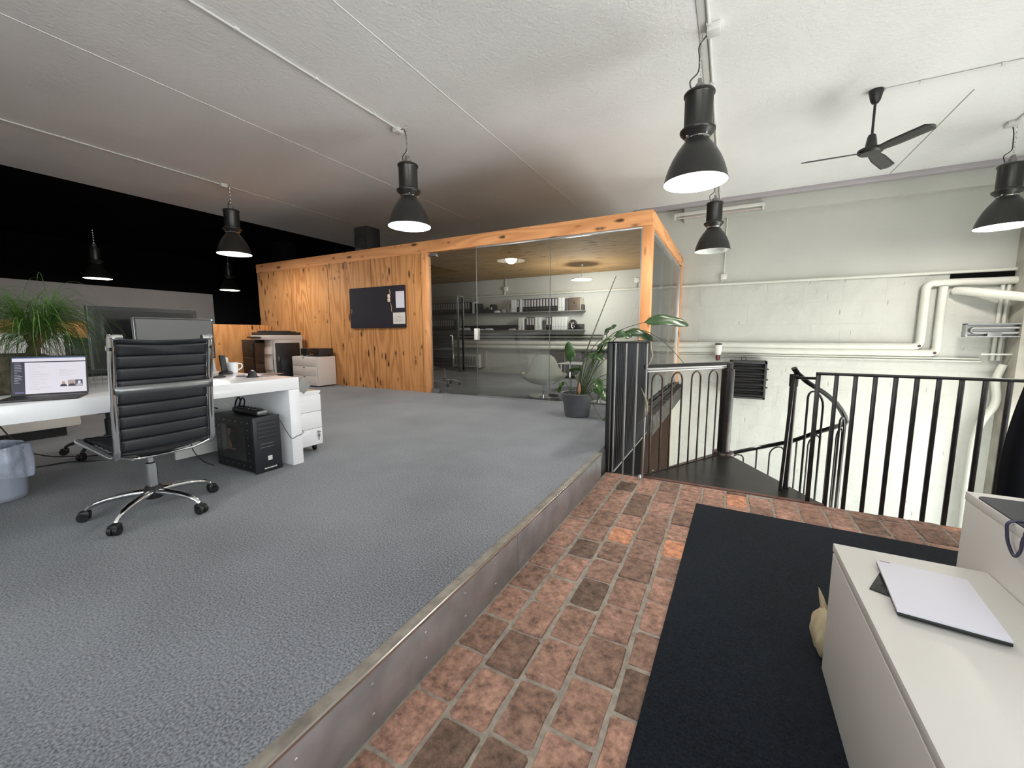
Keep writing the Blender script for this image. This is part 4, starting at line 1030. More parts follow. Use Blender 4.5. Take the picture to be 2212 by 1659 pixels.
# ------------------------------------------------------------------ beside the plywood wall
cp = thing('photocopier', 'large black and white office photocopier in the corner by the plywood wall', 'photocopier', (-8.7, 5.4, 0))
X0, X1, Y0, Y1 = -8.92, -8.30, 5.06, 5.74
part('body', MB().box(X0, X1-.02, Y0+.03, Y1, .03, .90, .01), DARKPL, cp)
fr_ = MB().grid(lambda u, v: (X1-.26+.26*v, Y0+.02-.05*math.sin(PI*min(1, u*1.1))*(0 if u > .85 else 1)*.6, .03+.93*u), 14, 2)
part('front_panel', fr_, mat('copier_beige', (.56, .50, .46), rough=.45), cp, 'beige curved front panels', solid=.02)
ln = MB()
for z in (.19, .33, .66): ln.box(X1-.26, X1+.001, Y0-.035, Y0+.02, z, z+.006)
part('drawer_gap', ln, BLACKPL, cp)
part('dark_front', MB().box(X0-.0, X1-.262, Y0, Y0+.05, .03, .90, .006), DARKPL, cp)
for z in (.20, .42, .64): part('paper_drawer', MB().box(X0+.02, X1-.28, Y0-.012, Y0, z-.15, z+.03, .004), DARKPL, cp)
part('side_panel', MB().box(X1-.02, X1, Y0+.02, Y1, .03, .96, .004), mat('copier_frame', (.62, .56, .53), rough=.45), cp, 'beige side frame')
part('side_door', MB().box(X1, X1+.03, Y0+.06, Y1-.08, .06, .90, .02).box(X1+.03, X1+.05, Y0+.14, Y1-.16, .16, .56, .01), BLACKPL, cp, 'black side door')
part('door_pull', MB().box(X1+.03, X1+.04, Y0+.10, Y0+.112, .52, .62, .002), ALU, cp)
part('scanner_bed', MB().box(X0-.05, X1+.02, Y0-.04, Y1, .96, 1.06, .01), mat('copier_top', (.64, .58, .55), rough=.45), cp)
part('control_panel', MB().box(X0-.02, X0+.33, Y0-.13, Y0-.02, 1.00, 1.03, .006), BLACKPL, cp)
part('badge', MB().box(X0-.03, X0+.04, Y0-.042, Y0-.040, .98, 1.03), mat('blue_badge', (.25, .33, .48)), cp)
fd = MB().box(X0-.04, X1, Y0-.02, Y1-.02, 1.06, 1.12, .012).box(X0+.05, X0+.40, Y0+.05, Y1-.1, 1.12, 1.155, .012).box(X0+.42, X1-.03, Y0+.02, Y1-.1, 1.12, 1.14, .01)
part('document_feeder', fd, DARKPL, cp)
fn_ = thing('paper_finisher', 'dark box-shaped sorter unit standing left of the photocopier', 'office machine', (-9.2, 5.4, 0))
part('body', MB().box(-9.46, -8.96, 5.10, 5.74, .02, .96, .008), DARKPL, fn_)
part('output_slot', MB().box(-9.40, -9.02, 5.085, 5.10, .60, .90, .004).box(-9.40, -9.02, 5.085, 5.10, .30, .56, .004), DARKPL, fn_)
part('slot_edge', MB().box(-9.38, -9.05, 5.07, 5.087, .565, .575), ALU, fn_)

dc = thing('drawer_cabinet', 'low white three-drawer cabinet against the plywood wall', 'drawers', (-7.74, 5.6, 0))
a, b, c, d, h = -8.12, -7.345, 5.36, 5.81, .62
CREAMW = mat('cream_lacquer', (.70, .63, .59), rough=.4)
part('carcass', MB().box(a, b, c+.02, d, .025, h, .002), CREAMW, dc)
part('plinth', MB().box(a+.03, b-.03, c+.05, d-.02, 0, .025), BLACKPL, dc)
for k in range(3):
    z0 = .03+k*.197
    dr = part('drawer', MB().box(a+.002, b-.022, c, c+.02, z0, z0+.192, .002), CREAMW, dc)
    part('pull_notch', MB().box(a+.34, a+.40, c-.002, c+.002, z0+.165, z0+.178, .001), BLACKPL, dr)
am = thing('black_printer', 'flat black printer on top of the low white drawer cabinet', 'printer', (-7.6, 5.6, h))
part('body', MB().box(-7.93, -7.36, 5.44, 5.78, h+.015, h+.165, .006), DARKPL, am)
part('front_panel', MB().box(-7.92, -7.37, 5.43, 5.44, h+.02, h+.16, .003), BLACKGL, am)
for x_, y_ in ((-7.9, 5.46), (-7.43, 5.46), (-7.43, 5.71), (-7.9, 5.71)): part('foot', MB().box(x_, x_+.04, y_, y_+.04, h, h+.016), BLACKPL, am)
part('button', MB().lathe([(0, -.008), (.012, -.006), (.014, 0)], (-7.60, 5.43, h+.05), 10, axis='y').lathe([(0, -.008), (.009, -.006), (.011, 0)], (-7.54, 5.43, h+.045), 10, axis='y'), ALU, am)

pb = thing('pinboard', 'black felt pinboard hanging on the plywood wall', 'board', (-6.08, 5.83, 1.2))
part('board', MB().box(-6.815, -5.352, 5.805, 5.843, 1.200, 1.985, .004), BOARD, pb)
solo('notice', MB().box(-5.565, -5.355+.0, 5.800, 5.803, 1.565, 1.87), PAPER, 'tall blank white sheet pinned at the top right of the black board', 'paper', (-5.46, 5.8, 1.57))
nt_ = MB().box(-5.645, -5.345, 5.799, 5.802, 1.270, 1.480, mi=0)
for k in range(5): nt_.box(-5.60, -5.40, 5.7982, 5.799, 1.31+k*.012, 1.313+k*.012, mi=1)
nt_.box(-5.54, -5.44, 5.7982, 5.799, 1.405, 1.412, mi=2).box(-5.61, -5.38, 5.7982, 5.799, 1.382, 1.388, mi=1)
solo('notice', nt_, [mat('notice_paper', (.66, .63, .58), rough=.6), mat('print_grey', (.35, .33, .33)), mat('print_redline', (.55, .22, .2))], 'wide printed notice pinned at the lower right of the black board', 'paper', (-5.5, 5.8, 1.27))
kd = thing('key_lanyard', 'yellow and white lanyard with trinket hanging on the pinboard', 'lanyard', (-5.69, 5.80, 1.9))
part('strap', MB().tube(smooth_path([(-5.72, 5.80, 1.915), (-5.70, 5.798, 1.86), (-5.71, 5.797, 1.82)]), .006, 6), mat('yellow_strap', (.60, .47, .22)), kd)
part('trinket', MB().lathe([(0, .07), (.022, .06), (.028, .02), (.02, -.02), (.034, -.05), (.02, -.08), (0, -.085)], (-5.705, 5.768, 1.76), 14), mat('trinket', (.62, .52, .40), noise=.4, scale=40), kd)
part('tassel', MB().tube(smooth_path([(-5.70, 5.795, 1.67), (-5.675, 5.797, 1.59), (-5.68, 5.797, 1.53), (-5.665, 5.797, 1.50)]), .006, 6), mat('gold_tassel', (.38, .29, .12)), kd)
solo('push_pin', MB().tube(smooth_path([(-6.76, 5.797, 1.575), (-6.75, 5.797, 1.53), (-6.77, 5.797, 1.49)]), .005, 6), mat('gold_pin', (.4, .3, .12)), 'small golden hook at the left edge of the black pinboard', 'pin', (-6.76, 5.8, 1.5))

def speaker(x, y, label, m_=BLACKPL):
    t = thing('loudspeaker', label, 'speaker', (x, y, ZT))
    part('cabinet', MB().box(x-.18, x+.18, y-.17, y+.17, ZT, ZT+.47, .006), m_, t)
    part('woofer', MB().lathe([(0, -.004), (.05, -.001), (.085, -.012), (.10, -.012), (.105, 0)], (x, y-.17, ZT+.16), 24, axis='y'), m_ if m_ is BLACKPAINT_SHADE else DARKPL, t)
    part('tweeter', MB().lathe([(0, -.012), (.02, -.010), (.05, -.004), (.052, 0)], (x, y-.17, ZT+.36), 20, axis='y'), m_ if m_ is BLACKPAINT_SHADE else DARKPL, t)
speaker(-6.54, 6.08, 'black loudspeaker standing on the roof edge of the plywood room')
speaker(-9.25, 6.10, 'barely visible black loudspeaker on the roof at the left end of the plywood room', BLACKPAINT_SHADE)  # dimness of the corner put into a blacker material than the other loudspeaker

# ------------------------------------------------------------------ inside the meeting room
for z, l in ((1.655, 'upper white wall shelf carrying binders in the glass room'), (1.188, 'lower white wall shelf carrying binders in the glass room')):
    solo('wall_shelf', MB().box(-8.05, -3.17, 9.56, YW, z-.022, z, .002), mat('shelf_%d' % (z*100), (.16, .16, .16), rough=.4), l, 'shelf', (-5.6, 9.7, z))
Z1, Z2 = 1.656, 1.189
def proto_binder(name, black, x, z, label, group, h=.318, w=.076):
    t = thing(name, label, 'binder', (x, 9.70, z), group, local=True)
    part('cover', MB().box(-w/2, w/2, -.13, .145, 0, h, .003), BINB if black else BINW, t)
    if black: part('spine_label', MB().box(-w/2+.013, w/2-.013, -.1325, -.13, .125, h-.02), LABELW, t, 'white spine label')
    part('finger_ring', MB().lathe([(.008, -.003), (.012, -.004), (.014, 0)], (0, -.13, .075), 14, axis='y'), ALU if black else BLACKPL, t)
    return t
BP = {}
def binder(black, x, z, label, group):
    if black not in BP: BP[black] = proto_binder('ring_binder', black, x, z, label, group); return BP[black]
    return dup(BP[black], (x, 9.70, z), 0, label, group)
for k in range(17):
    binder(True, -7.84+.0855*k, Z1, 'black binder on the upper shelf, %s from the left in the long left row' % (ORD[k]), 'black binders at the left of the upper shelf')
x = -5.085
for k, cch in enumerate('WWBWBBBBBBBBBBBBWW'):
    blk = cch == 'B'
    binder(blk, x, Z1, '%s binder on the upper shelf, %s from the left in the right-hand row' % ('black' if blk else 'white', ORD[k]), 'binders at the right of the upper shelf')
    x += .0825
for k in range(11):
    binder(True, -7.84+.0815*k, Z2, 'black binder on the lower shelf, %s from the left in the left row' % ORD[k], 'black binders at the left of the lower shelf')
x = -4.875
for k, cch in enumerate('WW.BBBWW..BBWWWWW'):
    if cch != '.':
        blk = cch == 'B'
        n_ = len([q for q in 'WW.BBBWW..BBWWWWW'[:k] if q != '.'])
        binder(blk, x, Z2, '%s binder on the lower shelf, %s from the left in the right-hand row' % ('black' if blk else 'white', ORD[n_]), 'binders at the right of the lower shelf')
    x += .079
solo('letter_tray', MB().box(-6.36, -6.29, 9.57, 9.83, Z1, Z1+.31, .003), BINW, 'white magazine file at the end of the long black binder row', 'file', (-6.3, 9.7, Z1))
solo('magazine_file', MB().add([(x_, y_, z_) for x_ in (-6.26, -6.16) for y_, z_ in ((9.57, Z1), (9.84, Z1), (9.84, Z1+.27), (9.57, Z1+.27))]+[], [(0, 1, 2, 3), (4, 7, 6, 5), (0, 3, 7, 4), (1, 5, 6, 2), (0, 4, 5, 1), (3, 2, 6, 7)]).prism([(-6.16, 9.6), (-6.02, 9.6), (-6.02, 9.83), (-6.16, 9.83)], Z1, Z1+.12), BLACKPL, 'black slanted file box beside the white magazine file', 'file', (-6.2, 9.7, Z1))
solo('storage_box', MB().box(-6.0, -5.82, 9.6, 9.83, Z1, Z1+.11, .004).box(-5.94, -5.89, 9.64, 9.7, Z1+.11, Z1+.15, .01), DARKPL, 'low dark box in the middle of the upper shelf', 'box', (-5.9, 9.7, Z1))
sb = thing('card_file_box', 'upright black box with white tag in the middle of the upper shelf', 'box', (-5.73, 9.7, Z1))
part('box_body', MB().box(-5.79, -5.67, 9.58, 9.8, Z1, Z1+.225, .012), BLACKPL, sb); part('tag', MB().box(-5.75, -5.715, 9.577, 9.58, Z1+.08, Z1+.145), PAPER, sb)
solo('paper_box', MB().box(-5.655, -5.51, 9.6, 9.8, Z1, Z1+.055, .004), PAPER, 'small flat white box on the upper shelf right of the black card box', 'box', (-5.6, 9.7, Z1))
solo('storage_tin', MB().box(-5.43, -5.32, 9.6, 9.8, Z1, Z1+.075, .008), mat('grey_tin', (.38, .40, .43)), 'pale grey tin on the upper shelf left of the leaning books', 'tin', (-5.4, 9.7, Z1))
solo('paper_strip', MB().box(-5.66, -5.16, 9.80, 9.83, Z1, Z1+.085, .003), BINB, 'low dark panel at the back of the upper shelf', 'panel', (-5.4, 9.81, Z1))
for i, (x_, c_, l_) in enumerate(((-5.235, (.28, .25, .23), 'grey-brown thin book leaning left of the white binders'), (-5.175, (.52, .50, .48), 'pale thin book leaning against the first white binder'))):
    solo('book', MB().box(-.013, .013, -.1, .1, 0, .22-.0*i, .002, M=Matrix.Translation((x_, 9.7, Z1+.002)) @ Matrix.Rotation(.16, 4, 'Y')), mat('book_cover_%d' % i, c_), l_, 'book', (x_, 9.7, Z1))
solo('dark_album', MB().box(-3.62, -3.545, 9.60, 9.83, Z1, Z1+.30, .004), mat('album_grey', (.07, .07, .07)), 'dark grey album between the white binders and the brown case', 'album', (-3.58, 9.7, Z1))
bc = thing('brown_case', 'square brown case with a round emblem at the right end of the upper shelf', 'case', (-3.38, 9.7, Z1))
part('case_body', MB().box(-3.535, -3.235, 9.60, 9.82, Z1, Z1+.31, .006), mat('brown_leatherette', (.105, .075, .052), rough=.5), bc)
part('emblem', MB().lathe([(0, -.006), (.022, -.005), (.03, 0)], (-3.385, 9.60, Z1+.185), 18, axis='y').box(-3.45, -3.32, 9.597, 9.60, Z1+.09, Z1+.115), mat('emblem_bronze', (.06, .045, .035), rough=.4), bc)
part('lid_edge', MB().box(-3.232, -3.222, 9.60, 9.82, Z1, Z1+.30), mat('cream_edge', (.5, .46, .38)), bc)
solo('thin_dark_box', MB().box(-3.218, -3.178, 9.62, 9.8, Z1, Z1+.14, .003), DARKPL, 'narrow dark box at the far right of the upper shelf', 'box', (-3.2, 9.7, Z1))
solo('back_panel', MB().box(-6.90, -5.02, 9.80, 9.846, Z2, Z2+.135, .003), BLACKPL, 'long low black panel standing at the back of the lower shelf', 'panel', (-6, 9.82, Z2))
for x_, w_, h_, yy, l_ in ((-6.72, .34, .075, .1, 'heap of white papers at the left of the lower shelf'), (-6.18, .30, .035, -.1, 'flat white papers before the black panel on the lower shelf'), (-5.88, .20, .05, .05, 'small white booklet lying before the black panel'), (-5.12, .22, .035, 0, 'white strip box lying at the right end of the black panel')):
    m_ = MB()
    for k in range(3): m_.box(x_-w_/2+.01*k, x_+w_/2-.012*k, 9.60+.01*k, 9.78, Z2+h_*k/3, Z2+h_*(k+1)/3-.001, .002, rz=.06*(k-1)+yy)
    solo('papers', m_, PAPER, l_, 'papers', (x_, 9.7, Z2))
hm = thing('helmet', 'shiny dark motorcycle helmet with a white stripe on the lower shelf', 'helmet', (-3.45, 9.70, Z2))
hs = lambda pr: [(r*.85, h) for r, h in pr]
part('shell', MB().lathe(hs([(.10, 0), (.125, .03), (.138, .09), (.135, .15), (.11, .205), (.06, .24), (0, .25)]), (-3.45, 9.69, Z2), 28), mat('helmet_gloss', (.022, .015, .017), rough=.1, coat=1), hm)
part('stripe', MB().tube(smooth_path([(-3.505, 9.590, Z2+.185), (-3.46, 9.572, Z2+.165), (-3.435, 9.567, Z2+.12), (-3.438, 9.574, Z2+.06), (-3.405, 9.588, Z2+.03)]), [.004]*6+[.009]*6+[.014]*6+[.013]*7, 8, flat=.5), PAPER, hm)
part('chin_rim', MB().lathe(hs([(.10, .012), (.128, .010), (.126, 0), (.10, 0)]), (-3.45, 9.69, Z2), 28), BLACKPL, hm)
solo('black_case', MB().box(-3.328, -3.185, 9.60, 9.8, Z2, Z2+.135, .004), BLACKPL, 'black box right of the helmet on the lower shelf', 'case', (-3.26, 9.7, Z2))

rd = thing('radiator', 'white panel radiator with upright slots low on the far wall of the glass room', 'radiator', (-6.95, 9.75, .15))
m_ = MB().box(-7.72, -6.20, 9.66, 9.68, .15, .50, .004).box(-7.72, -6.20, 9.74, 9.76, .15, .50, .004).box(-6.28, -6.20, 9.655, 9.77, .14, .51, .006)
part('panel', m_, WHITE_MATT, rd)
m_ = MB()
for k in range(24): m_.box(-7.66+k*.057, -7.635+k*.057, 9.654, 9.662, .19, .46)
part('slot', m_, mat('radiator_slot', (.16, .16, .16)), rd)
part('wall_bracket', MB().box(-7.4, -7.36, 9.76, 9.848, .2, .45).box(-6.6, -6.56, 9.76, 9.848, .2, .45), WHITE_MATT, rd)

def ring_lamp(x, y, z, label):
    t = thing('disc_lamp', label, 'lamp', (x, y, ZG+.05))
    part('diffuser', MB().lathe([(0, -.006), (.20, -.005), (.225, 0), (.0, 0)], (x, y, z), 40), PANELLIT, t, 'glowing round disc')
    part('housing', MB().lathe([(.228, 0), (.228, .018), (.1, .03), (.02, .05), (0, .05)], (x, y, z), 40), WHITE_MATT, t)
    part('suspension', MB().tube(smooth_path([(x, y, z+.04), (x, y, z+.12), (x+.015, y, z+.17), (x-.01, y, ZG-.03)]), .005, 6), WHITE_MATT, t)
    part('ceiling_rose', MB().lathe([(0, 0), (.028, 0), (.024, -.03), (.008, -.06), (0, -.06)], (x, y, ZG+.05), 16), WHITE_MATT, t)
    d = bpy.data.lights.new('disc_light', 'POINT'); d.energy = 85; d.shadow_soft_size = .2; d.color = (1, .97, .92)
    l = bpy.data.objects.new('disc_light', d); C.objects.link(l); l.parent = t; l.location = Vector((x, y, z-.24))-Vector(t['_off'])
ring_lamp(-2.88, 8.60, 2.24, 'white glowing disc pendant on a thin cord in the glass room')

make_chair('office_chair', 'black ribbed office chair inside the glass room behind the door handle', -5.27, 6.85, math.radians(-62), CHROME, LEATHER, legs0=20)

def shell_chair(x, y, rz, label):
    """cream swivel shell armchair; local front is +y"""
    t = thing('swivel_armchair', label, 'armchair', (x, y, 0), 'cream swivel armchairs in the glass room', local=True, rz=rz)
    def P(u, v):
        a = (v-.5)*2*PI*.80            # around from front-left to front-right through the back (-y)
        top = .385 + .36*max(0, math.cos(a*.5*1.15))**2.2 * (1 if abs(a) < 2.2 else .6)
        if abs(a) > 1.05: top = .385+.02*math.cos(3*a)
        wback = max(0, math.cos(a))
        top = .395+.345*math.sqrt(max(0, 1-min(1, abs(a)/1.06)**3.2))
        zb = .235; h = zb+(top-zb)*u
        R0, R1 = .20, .385
        low = min(1, (h-zb)/.15)
        r = R0+(R1-R0)*math.sin(low*PI/2)
        if h > .40: r -= (h-.40)*.16
        x_ = math.sin(a)*r*1.0; y_ = -math.cos(a)*r*.92
        if h > .38: q_ = min(1, (h-.38)/.09); x_ *= (1-.20*q_*q_*(3-2*q_)-max(0, h-.44)*.35); y_ -= (h-.38)*.12
        return (x_, y_, h)
    part('shell', MB().grid(P, 26, 60), CREAMSHELL, t, smooth=80, solid=.022)
    part('seat_pan', MB().lathe([(0, .225), (.20, .225), (.215, .24), (.20, .255), (0, .255)], n=32), CREAMSHELL, t)
    part('seat_cushion', MB().lathe([(0, .38), (.22, .375), (.30, .35), (.31, .31), (.22, .255), (0, .255)], (0, .03, 0), 32), CREAMSHELL, t)
    part('underside', MB().lathe([(0, .205), (.12, .21), (.195, .228), (0, .235)], n=28), BLACKPL, t)
    part('column', MB().lathe([(.026, .01), (.026, .21), (0, .21)], n=18), CHROME, t)
    part('base_plate', MB().lathe([(0, .02), (.06, .016), (.27, .008), (.275, .003), (.27, 0), (0, 0)], n=44), CHROME, t)
shell_chair(-2.80, 6.42, math.radians(24), 'cream shell armchair standing free behind the middle of the glass, its back to us')
shell_chair(-1.80, 6.36, math.radians(2), 'cream shell armchair half hidden by the potted plant behind the glass')

gt = thing('glass_side_table', 'low table with pale top behind the second cream armchair', 'table', (-2.3, 7.7, 0))
part('tabletop', MB().box(-2.95, -1.75, 7.45, 8.05, .485, .505, .004), mat('table_top', (.60, .62, .62), rough=.15), gt)
for x_, y_ in ((-2.9, 7.5), (-2.9, 8.0), (-1.8, 7.5), (-1.8, 8.0)): part('leg', MB().tube([(x_, y_, 0), (x_, y_, .485)], .016, 10), CHROME, gt)
lc = thing('low_cabinet', 'dark low cabinet by the far wall behind the cream armchairs', 'cabinet', (-3.2, 9.4, 0))
part('body', MB().box(-3.85, -3.05, 9.2, 9.69, .10, .66, .006), DARKPL, lc)
part('top', MB().box(-3.87, -2.2, 9.18, 9.70, .66, .71, .006), BLACKPL, lc)
part('leg', MB().box(-3.84, -3.80, 9.22, 9.26, 0, .10).box(-3.1, -3.06, 9.22, 9.26, 0, .10).box(-2.26, -2.22, 9.22, 9.26, 0, .66).box(-2.26, -2.22, 9.66, 9.7, 0, .66), DARKPL, lc)
part('front_strip', MB().box(-3.47, -3.44, 9.19, 9.2, .1, .66), ALU, lc)

# ------------------------------------------------------------------ potted bird-of-paradise plant
px_, py_ = -1.71, 5.02
pl_ = thing('potted_plant', 'large leafy plant in a round grey pot on the carpet before the glass', 'plant', (px_, py_, 0))
part('pot', MB().lathe([(0, .004), (.150, .004), (.158, .012), (.196, .285), (.204, .302), (.200, .312), (.190, .31), (.182, .27), (0, .26)], (px_, py_, 0), 44), POT, pl_)
part('soil', MB().lathe([(0, .272), (.183, .268), (.183, .25)], (px_, py_, 0), 28), SOIL, pl_)
def leaf(stem_pts, L=0, w=0, d=None, roll=0.0, droop=.6, m=LEAF, r=.007, cup=.35, label=None):
    part('stem', MB().tube(smooth_path(stem_pts, 8), [r*(1-.55*i/(8*(len(stem_pts)-1))) for i in range(8*(len(stem_pts)-1)+1)], 7), STEM, pl_, smooth=60)
    if not L: return
    d = Vector(d).normalized(); p = Vector(stem_pts[-1]); n = 14; rows = []
    for i in range(n+1):
        u = i/n; side = d.cross(Vector((0, 0, 1)))
        if side.length < .1: side = Vector((1, .2, 0))
        side.normalize(); side = (Matrix.Rotation(roll, 3, d) @ side); up = side.cross(d)
        ww = w*math.sin(PI*min(1, (u*.93+.05)))**.7*(1 if u > .12 else u/.12*.8+.2)
        rows.append([p+side*ww*k+up*(abs(k)*ww*cup+.012*math.sin(u*11+k*2)*abs(k)) for k in (-1, -.5, 0, .5, 1)])
        p = p+d*L/n; d = (d+Vector((0, 0, -droop/n))).normalized()
    vs = [v for row in rows for v in row]; fs = [(i*5+k, i*5+k+1, i*5+6+k, i*5+5+k) for i in range(n) for k in range(4)]
    part('leaf', MB().add(vs, fs), m, pl_, smooth=80, solid=.002)
b = lambda dx, dy=0: (px_+dx, py_+dy, .265)
leaf([b(-.08), (-1.795, 5.0, .50), (-1.80, 4.99, .70)], .27, .075, (-.12, -.05, 1), 1.1, .3)
leaf([b(.02), (-1.62, 5.0, .75), (-1.46, 5.0, 1.20), (-1.25, 5.03, 1.765)], r=.011, m=LEAF)
leaf([b(.06), (-1.50, 5.0, .72), (-1.32, 5.0, 1.02), (-1.13, 4.98, 1.13), (-.90, 4.96, 1.20)], .50, .075, (1, -.05, .16), .9, .55, LEAFD)
leaf([b(.05), (-1.52, 4.98, .70), (-1.36, 4.96, .98), (-1.24, 4.95, 1.05)], .22, .055, (1, 0, .12), .9, .5, LEAFD)
leaf([b(.07), (-1.48, 5.05, .74), (-1.30, 5.05, 1.0), (-1.13, 5.02, 1.09)], .36, .065, (1, -.02, -.05), .8, .55, LEAFD)
leaf([b(.08), (-1.45, 5.05, .70), (-1.22, 5.0, 1.02), (-.98, 4.95, 1.12), (-.70, 4.9, 1.02), (-.42, 4.85, .74)], r=.008)
leaf([b(.05), (-1.60, 4.98, .50), (-1.50, 4.96, .66)], .32, .060, (.35, -.1, 1), .7, .5)
leaf([b(.04), (-1.57, 4.97, .62), (-1.43, 4.95, .82)], .26, .055, (.4, -.1, .8), 1.0, .9)
leaf([b(.0), (-1.66, 4.97, .52), (-1.63, 4.96, .61)], .17, .055, (-.9, -.1, .1), .5, .5)
leaf([b(.06), (-1.55, 4.95, .45), (-1.44, 4.93, .53)], .22, .055, (.3, -.2, -.5), .8, .3)
leaf([b(.09), (-1.55, 4.97, .34), (-1.49, 4.94, .37)], .25, .062, (1, -.1, -.1), .6, .9)
leaf([b(-.05), (-1.80, 4.97, .36), (-1.86, 4.95, .46)], .17, .055, (-.3, -.2, -.6), .7, .4)
leaf([b(-.02), (-1.66, 5.0, .60), (-1.57, 5.02, .80)], .20, .05, (.7, 0, .0), .9, .7)
leaf([b(.12), (-1.50, 4.92, .30), (-1.42, 4.88, .13), (-1.33, 4.85, .03)], .12, .03, (.8, -.1, -.1), .4, .1)
leaf([b(.08), (-1.50, 5.05, .47), (-1.35, 5.1, .56), (-1.18, 5.12, .575)], r=.006)
leaf([b(.09), (-1.48, 5.06, .43), (-1.33, 5.1, .50), (-1.15, 5.12, .505)], r=.006)
leaf([b(.10), (-1.46, 5.05, .38), (-1.33, 5.08, .42), (-1.15, 5.10, .425)], r=.006)
leaf([b(.03), (-1.56, 4.99, .8), (-1.38, 5.02, 1.05)], .20, .035, (.5, 0, .6), .9, .6, LEAFD)
leaf([b(.05), (-1.50, 5.1, .60), (-1.33, 5.12, .80)], .22, .06, (.8, .1, -.2), .7, .5)
part('leaf', MB().lathe([(0, .17), (.012, .12), (.022, .05), (.010, 0)], (-1.66, 4.95, .30), 10), mat('dry_husk', (.42, .20, .11), rough=.7), pl_, 'dry orange-brown husk')
# ------------------------------------------------------------------ foreground at the right
ru = [(-.150, 3.235), (1.9, 3.19), (1.9, -.5), (-.235, -.5)]
solo('floor_mat', MB().prism(ru, ZB+.002, ZB+.012), RUG, 'large black mat lying on the brick floor', 'mat', (.6, 1.5, ZB))
sbd = thing('sideboard', 'low cream-white sideboard in the right foreground with a notepad on top', 'sideboard', (.58, .9, ZB))
zt, x0, x1, y0, y1 = .302, .378, .772, -.45, 1.788
part('top', MB().box(x0, x1, y0, y1, zt-.028, zt, .0015), WHITE_MATT, sbd)
part('carcass', MB().box(x0+.004, x1, y0+.01, y1-.012, ZB+.012, zt-.031, .001), WHITE_MATT, sbd)
part('front', MB().box(x0, x0+.004, y0+.02, y1-.01, ZB+.022, zt-.034, .001), WHITE_MATT, sbd)
d2 = thing('desk', 'white desk with side panel at the right edge, a black pad on it', 'desk', (1.5, 1.4, ZB))
part('desktop', MB().box(.775, 2.6, 1.15, 1.985, .475, .505, .002), WHITE_MATT, d2)
part('side_panel', MB().box(.775, .80, 1.15, 1.98, ZB+.012, .474, .002), WHITE_MATT, d2)
part('back_panel', MB().box(.80, 2.6, 1.95, 1.97, 0, .474), WHITE_MATT, d2)
part('end_panel', MB().box(2.57, 2.6, 1.15, 1.98, ZB+.012, .474, .002), WHITE_MATT, d2)
bm = bmesh.new(); bm.free()
def rrect(x0, x1, y0, y1, r, n=6):
    out = []
    for cx_, cy_, a in ((x1-r, y1-r, 0), (x0+r, y1-r, PI/2), (x0+r, y0+r, PI), (x1-r, y0+r, 1.5*PI)):
        out += [(cx_+r*math.cos(a+PI/2*k/n), cy_+r*math.sin(a+PI/2*k/n)) for k in range(n+1)]
    return out
solo('desk_pad', MB().prism(rrect(.779, 1.45, 1.60, 1.93, .025), .505, .509), mat('pad_rubber', (.018, .021, .027), rough=.6), 'black rounded desk pad on the white desk at the right edge', 'desk pad', (1.1, 1.8, .505))
solo('cable', MB().tube(smooth_path([(1.05, 1.66, .5145), (.88, 1.69, .5145), (.80, 1.706, .5145), (.768, 1.712, .502), (.766, 1.709, .470), (.766, 1.695, .442), (.766, 1.662, .420), (.766, 1.640, .446), (.766, 1.633, .490), (.785, 1.625, .5145), (.95, 1.615, .5145)]), .0042, 8), mat('dark_blue_cable', (.03, .025, .06), rough=.4), 'dark blue cable looping over the side of the right-hand desk', 'cable', (.78, 1.6, .5))
# notepad on a dark tablet, phone
np_ = thing('notepad', 'white sheet pad on a dark backing lying on the cream sideboard', 'notepad', (.56, 1.52, zt), local=True, rz=math.radians(-5.5))
part('backing', MB().box(-.104, .104, -.150, .148, .004, .014, .002), BLACKPL, np_)
part('sheets', MB().box(-.105, .103, -.150, .149, .014, .021, .001), PAPER, np_)
part('printed_mark', MB().box(-.098, -.072, .136, .142, .021, .0213), mat('mark_grey', (.22, .22, .25)), np_)
part('foot', MB().box(-.08, .08, -.12, -.08, 0, .005).box(-.08, .08, .08, .12, 0, .005), BLACKPL, np_)
solo('phone', MB().box(-.037, .037, -.07, .07, 0, .0035, .0015, M=Matrix.Translation((.474, 1.548, zt+.0003)) @ Matrix.Rotation(math.radians(-24), 4, 'Z')), BLACKGL, 'black phone peeking out from under the notepad', 'phone', (.47, 1.55, zt))
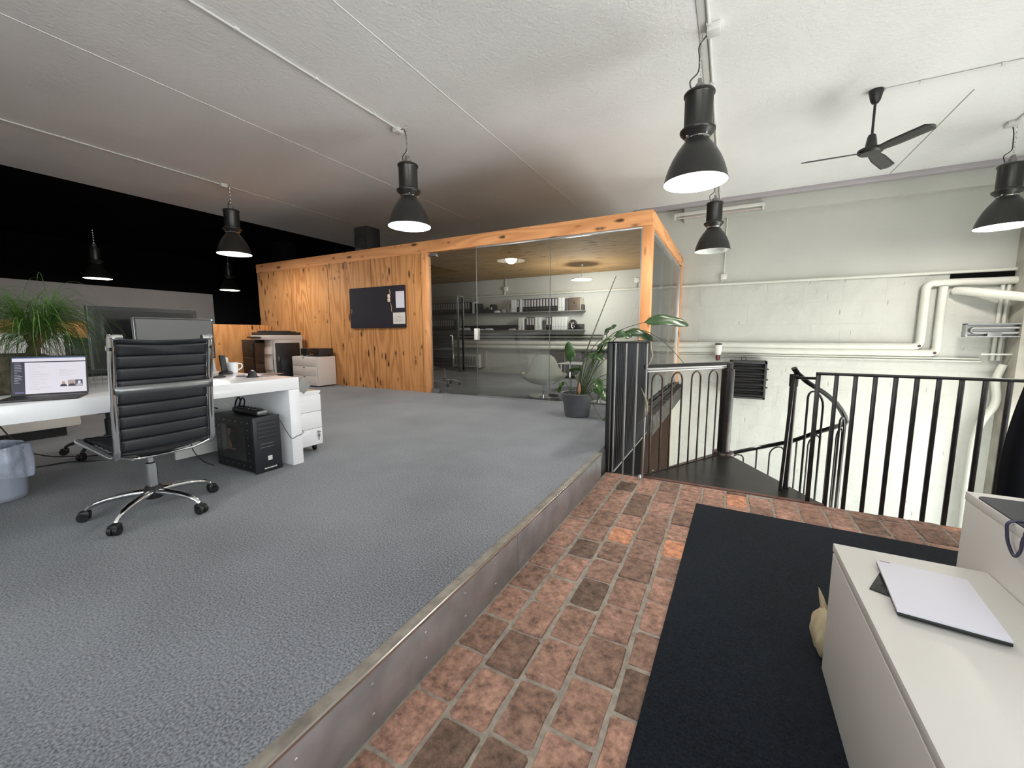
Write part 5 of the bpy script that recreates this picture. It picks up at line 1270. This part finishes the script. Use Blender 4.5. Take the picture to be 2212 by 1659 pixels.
# cloth bag on the mat behind the sideboard
rg = random.Random(4)
def bag(u, v):
    a = 2*PI*u; t = v
    r = .085*math.sin(PI*min(1, t*.8+.12))**.6*(1+.10*math.sin(3*a+1)+.07*math.sin(5*a+t*6)+.04*math.sin(11*a-t*9))
    return (.405+r*.62*math.cos(a)+.02*t, 1.905+r*1.1*math.sin(a), ZB+.013+.17*t**.9)
bg = thing('cloth_bag', 'crumpled beige cloth bag on the black mat behind the sideboard', 'bag', (.40, 1.9, ZB))
part('bag_body', MB().grid(bag, 48, 20), CLOTH, bg, smooth=80)
part('loose_flap', MB().tube([(.41, 1.95, ZB+.14), (.395, 1.965, ZB+.20), (.385, 1.975, ZB+.235)], [.04, .025, .003], 8, flat=.35), CLOTH, bg)
# dark chair behind the right-hand desk
bk = thing('desk_chair', 'black upholstered chair back rising behind the right-hand desk', 'chair', (1.64, 2.6, ZB))
def cb_(u, v):
    w = .44+.10*math.sin(PI*min(1, .30+.55*u)); a = (v-.5)*2
    x_ = 1.645+w*a; z_ = .16+.75*u
    return (x_+.02*u, 2.62+.10*a*a*-1+.09*u, z_-.06*a*a*u)
part('backrest', MB().grid(cb_, 24, 24), mat('black_fabric', (.004, .004, .006), rough=.9, spec=.1), bk, smooth=80, solid=.06)
part('seat', MB().box(1.38, 1.91, 2.10, 2.60, .20, .28, .035), BLACKPL, bk)
part('column', MB().lathe([(.03, ZB+.10), (.03, .20), (0, .20)], (1.645, 2.36, 0), 16), BLACKPL, bk)
for k in range(5):
    a = .3+2*PI*k/5; ca, sa = math.cos(a), math.sin(a)
    lg = part('leg', MB().tube([(1.645, 2.36, ZB+.13), (1.645+.29*ca, 2.36+.29*sa, ZB+.085)], [.028, .018], 10), BLACKPL, bk)
    part('caster', MB().lathe([(0, -.02), (.026, -.02), (.03, -.01), (.03, .01), (.026, .02), (0, .02)], (1.645+.29*ca, 2.36+.29*sa, ZB+.042), 14, axis='x').tube([(1.645+.29*ca, 2.36+.29*sa, ZB+.06), (1.645+.29*ca, 2.36+.29*sa, ZB+.09)], .01, 8), BLACKPL, lg)

for o in OFFS: del o['_off']
